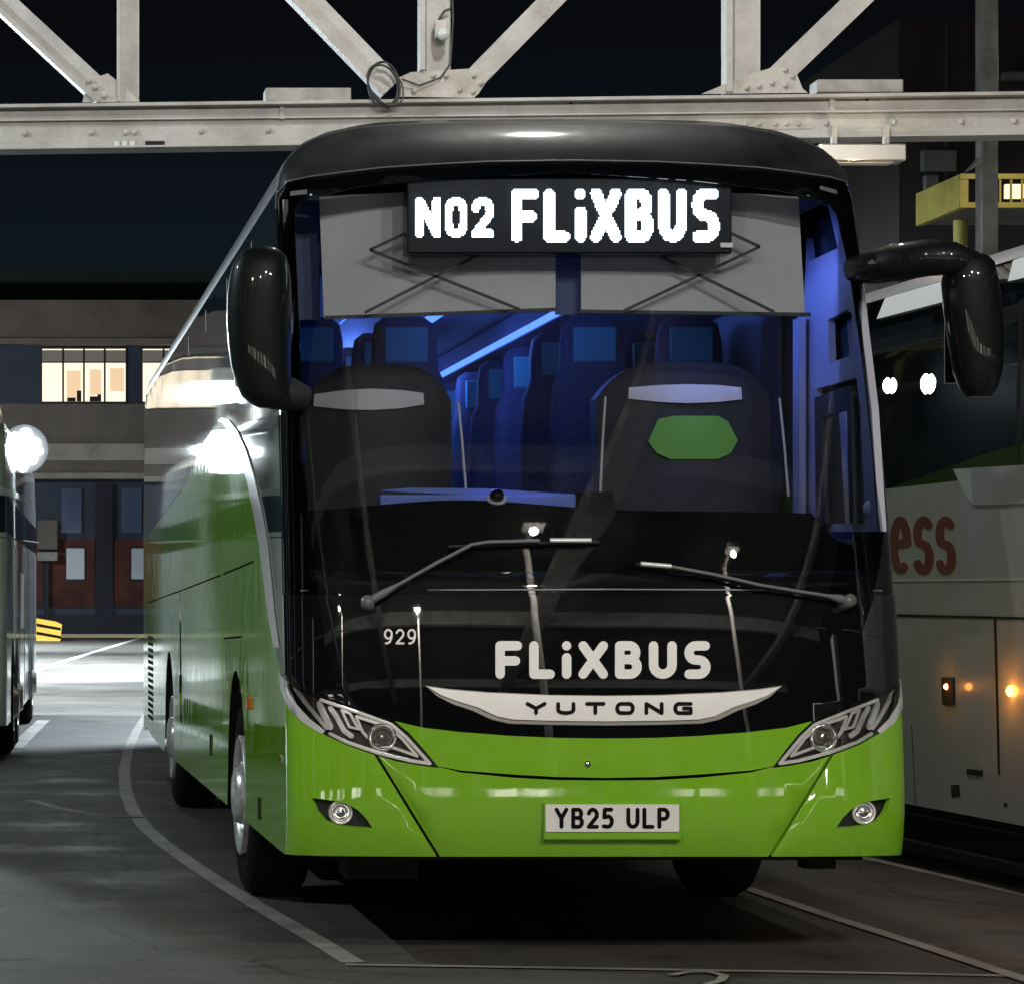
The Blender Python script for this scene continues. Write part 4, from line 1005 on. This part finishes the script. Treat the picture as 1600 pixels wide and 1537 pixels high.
# added glare: glowing discs and light stand in for a floodlight's lens glow
q = lc.hit(26, 702); p = lc.fmap(q[0], q[1], .10)
mb = MB(); mb.lathe([(0, -.10), (.14, -.08), (.24, .0), (.25, .03)], p, (-.1, -1, -.1), 24); lamp = mb.build('glare_housing', M['plastic'], L_)
for dx, dz, rr_ in ((.0, .0, .15), (.13, .07, .09), (-.13, .10, .12), (.10, -.13, .08), (-.11, -.14, .13), (.02, .19, .09), (.21, -.03, .05), (-.02, -.24, .07), (-.22, .0, .10)):
    mb = MB(); rr_ *= .8; mb.lathe([(0, .05), (rr_*.5, .045), (rr_*.85, .03), (rr_, .0)], p+Vector((dx*.75, -.02, dz*.75)), (-.1, -1, -.1), 20); mb.build('glare_disc', M['lens'], lamp)
light('glare_light', 'POINT', (p+Vector((.22, -.5, -.02)))[:], 22, COOL, .06)

# ------------------------------------------------------------------ fixtures of the lamps
g = 'bay lamps on masts in front of the coaches'
for i, p in enumerate(FRONT_LAMPS):
    lab = ['leftmost of the bay lamp masts behind the camera', 'bay lamp mast just left of the camera', 'bay lamp mast to the right of the camera', 'rightmost of the bay lamp masts', 'added fill lamp mast between the camera and the white coach', 'fill lamp added high above the green coach'][i]
    t = thing('bay_lamp', lab, 'lamp mast', (p[0], p[1]-.9, 0), g)
    if i == 5: mb = MB(); mb.tube([(p[0], p[1], p[2]), (p[0], p[1], 12)], .03, 8); mb.build('hanger_rod', M['lampbox'], t)
    else:
        mb = MB(); mb.tube([(p[0], p[1]-.9, 0), (p[0], p[1]-.9, p[2]+.1)], .06, 10); mb.build('mast', M['lampbox'], t)
        mb = MB(); mb.tube([(p[0], p[1]-.9, p[2]+.05), (p[0], p[1], p[2]+.05)], .04, 8); mb.build('arm', M['lampbox'], t)
    mb = MB(); mb.box((p[0]-.18, p[1]-.2, p[2]-.04), (p[0]+.18, p[1]+.2, p[2]+.05), bev=.02); mb.build('lamp_head', M['lampbox'], t)
g = 'yard floodlights beyond the white coach'
for i, p in enumerate(YARD_LAMPS):
    lab = ['outer floodlight of the near pair left of the white coach', 'inner floodlight of the near pair left of the white coach', 'floodlight mast just behind the white coach', 'floodlight mast in mid yard', 'tall floodlight mast in the far yard', 'farthest and tallest floodlight mast', 'added fill floodlight mast just behind the green coach', 'second added fill floodlight mast behind the green coach', 'lowest of the yard masts beyond the near pair', 'yard mast between the middle and the tall one'][i]
    t = thing('yard_floodlight', lab, 'floodlight', (p[0], p[1]+.2, 0), g)
    mb = MB(); mb.tube([(p[0], p[1]+.2, 0), (p[0], p[1]+.2, p[2]+.2)], .07, 10); mb.build('mast', M['lampbox'], t)
    mb = MB(); mb.box((p[0]-.22, p[1]-.05, p[2]-.06), (p[0]+.22, p[1]+.2, p[2]+.22), bev=.02); mb.build('lamp_head', M['lampbox'], t)

# ------------------------------------------------------------------ ground and markings
gm = bpy.data.materials.new('yard_concrete'); gm.use_nodes = True; n = gm.node_tree; b = n.nodes['Principled BSDF']
geo = n.nodes.new('ShaderNodeNewGeometry')
def noise(sc, det=5, vec=None, ro=.6):
    x = n.nodes.new('ShaderNodeTexNoise'); x.inputs['Scale'].default_value = sc; x.inputs['Detail'].default_value = det; x.inputs['Roughness'].default_value = ro; n.links.new(vec or geo.outputs['Position'], x.inputs['Vector']); return x
def ramp(src, a, b_, c0, c1):
    r = n.nodes.new('ShaderNodeMapRange'); r.inputs['From Min'].default_value = a; r.inputs['From Max'].default_value = b_; r.inputs['To Min'].default_value = c0; r.inputs['To Max'].default_value = c1; n.links.new(src, r.inputs['Value']); return r
n1 = noise(.5, 6); n2 = noise(55, 3); n3 = noise(.9, 5)
mx = n.nodes.new('ShaderNodeMix'); mx.data_type = 'RGBA'; mx.inputs['A'].default_value = (.065, .059, .051, 1); mx.inputs['B'].default_value = (.125, .116, .104, 1)
n.links.new(ramp(n1.outputs['Fac'], .35, .65, 0, 1).outputs[0], mx.inputs['Factor'])
mx2 = n.nodes.new('ShaderNodeMix'); mx2.data_type = 'RGBA'; mx2.blend_type = 'MULTIPLY'; mx2.inputs['Factor'].default_value = .5
n.links.new(mx.outputs['Result'], mx2.inputs['A']); n.links.new(n2.outputs['Color'], mx2.inputs['B'])
vo = n.nodes.new('ShaderNodeTexVoronoi'); vo.feature = 'DISTANCE_TO_EDGE'; vo.inputs['Scale'].default_value = .42
wv = n.nodes.new('ShaderNodeMix'); wv.data_type = 'RGBA'; wv.blend_type = 'ADD'; wv.inputs['Factor'].default_value = .35
n4 = noise(1.6, 6); n.links.new(geo.outputs['Position'], wv.inputs['A']); n.links.new(n4.outputs['Color'], wv.inputs['B']); n.links.new(wv.outputs['Result'], vo.inputs['Vector'])
ck = ramp(vo.outputs['Distance'], .0, .006, .45, 1.0)
n5 = noise(2.3, 7, ro=.7); stn = ramp(n5.outputs['Fac'], .56, .66, 1.0, .55)
sp5 = noise(160, 2); agg = ramp(sp5.outputs['Fac'], .3, .75, .70, 1.35)
def mul(a_, b__):
    q_ = n.nodes.new('ShaderNodeMath'); q_.operation = 'MULTIPLY'; n.links.new(a_, q_.inputs[0]); n.links.new(b__, q_.inputs[1]); return q_.outputs[0]
fac_ = mul(mul(ck.outputs[0], stn.outputs[0]), agg.outputs[0])
mx3 = n.nodes.new('ShaderNodeVectorMath'); mx3.operation = 'SCALE'; n.links.new(mx2.outputs['Result'], mx3.inputs[0]); n.links.new(fac_, mx3.inputs['Scale']); n.links.new(mx3.outputs[0], b.inputs['Base Color'])
b.inputs['Specular IOR Level'].default_value = .28
n.links.new(ramp(n3.outputs['Fac'], .52, .66, .66, .42).outputs[0], b.inputs['Roughness'])
bp_ = n.nodes.new('ShaderNodeBump'); bp_.inputs['Strength'].default_value = .25; bp_.inputs['Distance'].default_value = .01; n.links.new(n2.outputs['Fac'], bp_.inputs['Height']); n.links.new(bp_.outputs[0], b.inputs['Normal'])
mb = MB(); mb.add([(-400, -200, 0), (400, -200, 0), (400, 900, 0), (-400, 900, 0)], [(0, 1, 2, 3)]); struct(mb.build('ground', gm))
pm_ = mat('marking_paint', (.32, .295, .26), .6, noise=.5, nscale=2.5, alt=(.17, .155, .135), detail=10)
pm2 = mat('faded_paint', (.15, .14, .125), .6, noise=.5, nscale=3)
pm3 = mat('marking_paint_bright', (.62, .62, .60), .5, noise=.4, nscale=1.5)
ym = mat('kerb_yellow', (.80, .76, .42), .6)
def marking(pts, wds, m, name='road_marking', z=.004):
    P = [G(x, y) for x, y in pts]; P = [Vector((p.x, p.y, z)) for p in P]; vs = []
    for i, p in enumerate(P):
        d = (P[min(i+1, len(P)-1)]-P[max(i-1, 0)]).normalized(); nn = Vector((-d.y, d.x, 0)); w_ = wds[i] if isinstance(wds, list) else wds
        vs += [p+nn*w_/2, p-nn*w_/2]
    mb = MB(); mb.add(vs, [(2*i, 2*i+1, 2*i+3, 2*i+2) for i in range(len(P)-1)]); return struct(mb.build(name, m))
marking([(232,1112),(214,1140),(200,1172),(194,1205),(197,1238),(207,1265),(226,1292),(255,1318),(300,1350),(350,1383),(400,1414),(450,1443),(500,1472),(552,1504)], .10, pm_)
marking([(540,1508),(800,1512),(1100,1517),(1400,1522),(1700,1528)], .06, pm_, z=.006)
marking([(1120,1374),(1170,1390),(1300,1434),(1450,1482),(1620,1538)], .075, pm_, z=.008)
marking([(1330,1336),(1386,1348),(1500,1374),(1640,1408)], .075, pm_)
marking([(40,1052),(140,1020),(226,994)], .22, pm3)
marking([(24,1168),(48,1144),(68,1125)], .16, pm3)
marking([(48,1250),(90,1262),(150,1273),(230,1278)], .08, pm2)
mb = MB(); Y = 11.15
marking([(1048,1526),(1075,1521),(1110,1521),(1132,1527),(1125,1535),(1105,1541)], .04, pm_, z=.010)
# joint lines in the slab
for yy in (1395, 1498): marking([(-60, yy), (60, yy+.5)], .012, M['dkgap'], 'slab_joint', z=.002)

# ------------------------------------------------------------------ far office building on the left
BY = 132.0
def BX(px): return (px-CX)*BY/F
def BZ(py): return CH+(CY-py)*BY/F
conc = mat('brown_concrete', (.20, .17, .155), .8, noise=.5, nscale=.5, alt=(.13, .11, .105), detail=8); conc2 = mat('grey_render', (.24, .225, .21), .8, noise=.5, nscale=.35, alt=(.16, .15, .15), detail=8)
palec = mat('pale_beam', (.50, .50, .48), .6, noise=.4, nscale=.6); navy = mat('navy_panel', (.030, .055, .11), .5, noise=.3, nscale=.6); redp = mat('red_brick', (.16, .050, .042), .75, noise=.6, nscale=.6, detail=7); navy2 = mat('navy_pier', (.018, .024, .05), .6, noise=.4, nscale=.6)
dk = mat('dark_roof', (.02, .035, .045), .8, noise=.4, nscale=.3)
winm = emit('lit_window', (1.0, .86, .64), 1.15); frame = mat('window_frame', (.012, .013, .018), .5); bldm = mat('office_blind', (.20, .20, .22), .8, emis=(.5, .45, .35), estr=.12)  # blind's faint emission stands in for room light behind it
B_ = thing('office_building', 'long office building with lit upper windows over red ground floor, far left', 'building', (BX(120), BY+5, 0))
def bb(name, m, px0, px1, py0, py1, y0_=0, y1_=6, parent=None, z0=None):
    mb = MB(); mb.box((BX(px0), BY+y0_, BZ(py1) if z0 is None else z0), (BX(px1), BY+y1_, BZ(py0))); return mb.build(name, m, parent or B_)
bb('roof_storey', dk, -900, 1100, 412, 470, 3.0, 12); bb('parapet', conc, -900, 1100, 472, 532, -.8, 8); bb('parapet_edge', conc2, -900, 1100, 532, 541, -1.0, 8)
bb('upper_wall', navy, -900, 1100, 541, 632, 0, 8); bb('spandrel', conc2, -900, 1100, 632, 696, -.3, 8); bb('pale_beam', palec, -900, 1100, 696, 722, -1.2, 8); bb('beam_lower', conc2, -900, 1100, 722, 739, -.9, 8)
bb('soffit_strip', palec, -900, 1100, 739, 749, -.6, 8); bb('ground_floor_wall', navy, -900, 1100, 749, 990, .6, 8, z0=0)
def window(px0, px1, lit=True, n_=4, items=()):
    w_ = bb('window', frame, px0-2, px1+2, 542, 631, -.10, -.01)
    bb('pane', winm, px0, px1, 546, 628, -.13, -.105, w_); bb('blind', bldm, px0, px1, 548, 566, -.16, -.135, w_)
    for k in range(1, n_): x = px0+(px1-px0)*k/n_; bb('mullion', frame, x-1.5, x+1.5, 545, 629, -.20, -.165, w_)
    bb('transom', frame, px0, px1, 566, 568, -.19, -.165, w_)
    for (a, b_, c, d) in items: bb('desk_item', frame, a, b_, c, d, -.15, -.134, w_)
    dim = mat('office_back_wall', (.3, .25, .2), .8, emis=(1, .70, .42), estr=.75)  # emission stands in for lamplight on the room's back wall
    if items: bb('cabinet', dim, 104, 126, 580, 628, -.145, -.132, w_); bb('cabinet', dim, 140, 158, 578, 618, -.145, -.132, w_); bb('cabinet', dim, 172, 194, 576, 612, -.145, -.132, w_)
window(66, 196, True, 4, [(105,118,622,628),(120,127,611,628),(140,152,620,628),(152,158,617,628)])
window(223, 352, True, 4); window(-210, -80, True, 4); window(380, 510, True, 4)
for (a, b_, c, d) in ((76,148,842,948),(178,330,842,948),(340,520,842,948),(-200,66,842,948)):
    bb('brick_panel', redp, a, b_, c, d, .40, .58)
for (a, b_, c, d) in ((96,128,762,832),(190,222,762,832)): bb('upper_pane', mat('blue_pane', (.04, .09, .22), .3), a, b_, c, d, .45, .58)
for (a, b_, c, d) in ((150,176,755,985),(70,76,842,985)): bb('pier', navy2, a, b_, c, d, .25, .58)
bb('plinth', navy2, -200, 520, 960, 990, .3, .58, z0=0.0)
for (a, b_) in ((104,132),(206,234)):
    w_ = bb('window', frame, a-2, b_+2, 852, 908, .35, .44); bb('pane', mat('dim_pane', (.22, .25, .30), .25, emis=(.5, .6, .7), estr=.14), a, b_, 856, 904, .30, .345, w_)
sg_ = thing('sign_board', 'blank grey sign board fixed on the ground floor front', 'sign', (BX(74), BY, 0)); 
mb = MB(); mb.box((BX(58), BY-.2, BZ(858)), (BX(90), BY+.1, BZ(812)), bev=.05); mb.build('board', conc2, sg_)
mb = MB(); mb.box((BX(58), BY-.25, BZ(876)), (BX(90), BY+.1, BZ(862)), bev=.03); mb.build('lower_board', palec, sg_)
mb = MB(); mb.box((BX(73), BY, 0), (BX(75), BY+.1, BZ(876))); mb.build('sign_post', frame, sg_)
mb = MB(); mb.box((BX(-900), BY-1.6, 0), (BX(1100), BY-1.2, .16)); struct(mb.build('kerb', ym))
# striped barrier
by = thing('striped_barrier', 'yellow and black striped barrier block at the foot of the white coach', 'barrier', (BX(80), 126, 0))
mb = MB(); Yb = 118
def bx(px): return (px-CX)*Yb/F
def bz(py): return CH+(CY-py)*Yb/F
P = [(bx(56), 0), (bx(94), 0), (bx(97), bz(975)), (bx(82), bz(968)), (bx(56), bz(965))]
mb.prism([(x, Yb, z) for x, z in P], (0, 1.0, 0)); mb.build('barrier_block', mat('barrier_yellow', (.75, .42, .03), .5), by)
mb = MB()
for k in range(3):
    z = .15+k*.33; x0_, x1_ = bx(57), bx(95); mb.prism([(x0_, Yb-.02, z+.12), (x1_, Yb-.02, z-.05), (x1_, Yb-.02, z+.06), (x0_, Yb-.02, z+.24)], (0, .015, 0))
mb.build('black_stripe', M['ink'], by)

# ------------------------------------------------------------------ right background: dark block, column, yellow platform
KY = 62.0
def K(px, py, Y=KY): return W(px, py, Y)
dbrown = mat('dark_brick', (.030, .022, .022), .85, noise=.5, nscale=.6, detail=6)
blk = thing('dark_building', 'unlit dark brick building behind the yellow platform on the right', 'building', (22, KY+4, 0))
mb = MB(); a = K(1405, 30); b_ = K(2300, 30); mb.box((a.x, KY, 0), (b_.x, KY+10, a.z)); mb.build('wall', dbrown, blk)
for (x0_, x1_, y0_, y1_) in ((1436,1490,237,270),(1560,1600,115,128),(1440,1462,276,298)):
    mb = MB(); a = K(x0_, y1_); b_ = K(x1_, y0_); mb.box((a.x, KY-.25, a.z), (b_.x, KY-.05, b_.z), bev=.03); mb.build('duct', mat('duct_grey', (.12, .13, .12), .6), blk)
mb = MB(); a = K(1475, 300); b_ = K(1478, 40); mb.box((a.x, KY-.1, a.z), (b_.x, KY-.02, b_.z)); mb.build('downpipe', mat('pipe_dark', (.05, .05, .05), .6), blk)
cl = thing('steel_column', 'pale grey steel column rising beside the yellow platform', 'column', K(1546, 270, 40)[:2]+(0,))
mb = MB(); a = K(1535, 270, 40); b_ = K(1560, -300, 40); mb.box((a.x, 40, 0), (b_.x, 40.3, b_.z), bev=.01); mb.build('shaft', mat('column_grey', (.45, .43, .40), .6, noise=.5, nscale=2), cl)
mb = MB(); a = K(1537, 300, 40); mb.prism([K(1512,268,39.9), K(1536,255,39.9), K(1536,215,39.9), K(1533,215,39.9), K(1533,245,39.9)], (0, .2, 0)); mb.build('bracket', mat('column_grey2', (.42, .40, .37), .6), cl)
yp = thing('yellow_platform', 'yellow access platform with a slatted railing above the silver coach', 'platform', (15.5, 47, 0))
yel = mat('platform_yellow', (.42, .36, .07), .6, noise=.4, nscale=1)
PY = 45.0; A = W(1500, 272, PY); Bq = W(1500, 325, PY); FY = 47.2
mb = MB(); mb.box((A.x, PY, Bq.z), (A.x+.10, FY, A.z)); mb.build('side_fascia', yel, yp)
mb = MB(); mb.box((A.x, PY-.02, A.z-.08), (A.x+7, PY+.04, A.z)); mb.box((A.x, PY-.02, Bq.z), (A.x+7, PY+.04, Bq.z+.08)); mb.build('front_rail', yel, yp)
mb = MB()
for i in range(40): mb.box((A.x+.1+i*.17, PY, Bq.z+.08), (A.x+.13+i*.17, PY+.03, A.z-.08))
mb.build('railing_bar', yel, yp)
mb = MB(); mb.box((A.x+.1, PY+.1, Bq.z+.02), (A.x+7, FY, Bq.z+.10)); mb.build('deck', mat('deck_grey', (.12, .115, .10), .7), yp)
for dx in (.5, 5.5):
    mb = MB(); mb.tube([(A.x+dx, PY+1.5, 0), (A.x+dx, PY+1.5, Bq.z)], .12, 10); mb.build('support_leg', yel, yp)
mb = MB(); a = W(1572, 310, PY+1); b_ = W(1600, 288, PY+1); mb.box((a.x, PY+1, a.z), (b_.x, PY+1.1, b_.z)); mb.build('bulkhead_lamp', emit('bulkhead', (1, .85, .55), 1.2), yp)
light('platform_fill_light', 'POINT', (A.x+.5, PY-2.5, A.z+1.2), 200, WARM, .1)  # added fill for column and platform, hangs free in the air

# ------------------------------------------------------------------ terminal front behind the camera (added: mirrored in glass, panes fill the front)
T_ = thing('terminal_building', 'added waiting hall front with pale columns and glowing fill doors, behind the camera', 'building', (3, -22, 0))
mb = MB(); mb.box((-30, -26, 0), (36, -24, 9)); mb.build('wall', conc2, T_)
mb = MB(); mb.box((-30, -24, 5.6), (36, -17, 6.0)); mb.build('canopy', conc, T_)
for i in range(12):
    x = -28+i*5.4; mb = MB(); mb.box((x-.25, -18.2, 0), (x+.25, -17.7, 5.6)); mb.build('column', palec, T_)
for i in range(11):
    x = -25.3+i*5.4; mb = MB(); mb.box((x-1.6, -23.99, .2), (x+1.6, -23.9, 3.0)); d_ = mb.build('door', frame, T_)
    for sx in (-.8, .8): mb = MB(); mb.box((x+sx-.65, -23.89, .4), (x+sx+.65, -23.85, 2.8)); mb.build('pane', emit('hall_fill_pane', (1, .93, .80), 3.2 if i % 3 else 6.0), d_)  # pane glow raised to serve as frontal fill

# ------------------------------------------------------------------ columns added outside the frame as reflections for paint and glass
g = 'columns added beside the bays for reflections'
for i, (x, y) in enumerate([(-9.5, 2), (-9.5, 7), (-9.5, 12), (-9.5, 17), (-9.5, 22), (12.5, 0), (12.5, 5)]):
    lab = ['nearest left added column, level with the camera', 'second left added column', 'middle left added column', 'fourth left added column, by the lamp mast', 'left added column nearest the white coach', 'right added column level with the camera', 'right added column ahead of the camera'][i]
    t = thing('reflection_column', lab, 'column', (x, y, 0), g)
    mb = MB(); mb.box((x-.2, y-.2, 0), (x+.2, y+.2, 7), bev=.02); mb.build('shaft', palec, t)
    mb = MB(); mb.box((x-.28, y-.28, 0), (x+.28, y+.28, .5), bev=.02); mb.build('base', ym, t)

# station canopy over the stand behind the truss line (reflected in the windscreen)
cn = thing('station_canopy', 'wide station canopy on deep beams over the forecourt, behind the camera', 'canopy', (2, -9, 12))
mb = MB(); mb.box((-14, -22, 12.0), (18, 3, 12.2)); mb.build('roof_slab', conc2, cn)
for i in range(3):
    y = -19+i*8.5; mb = MB(); mb.box((-14, y-.12, 11.5), (18, y+.12, 11.998)); mb.build('beam', M['truss'], cn)
for i in range(4):
    x = -10+i*8; mb = MB(); mb.box((x-.2, -22, 11.2), (x+.2, 3, 11.49)); mb.build('girder', M['truss'], cn)
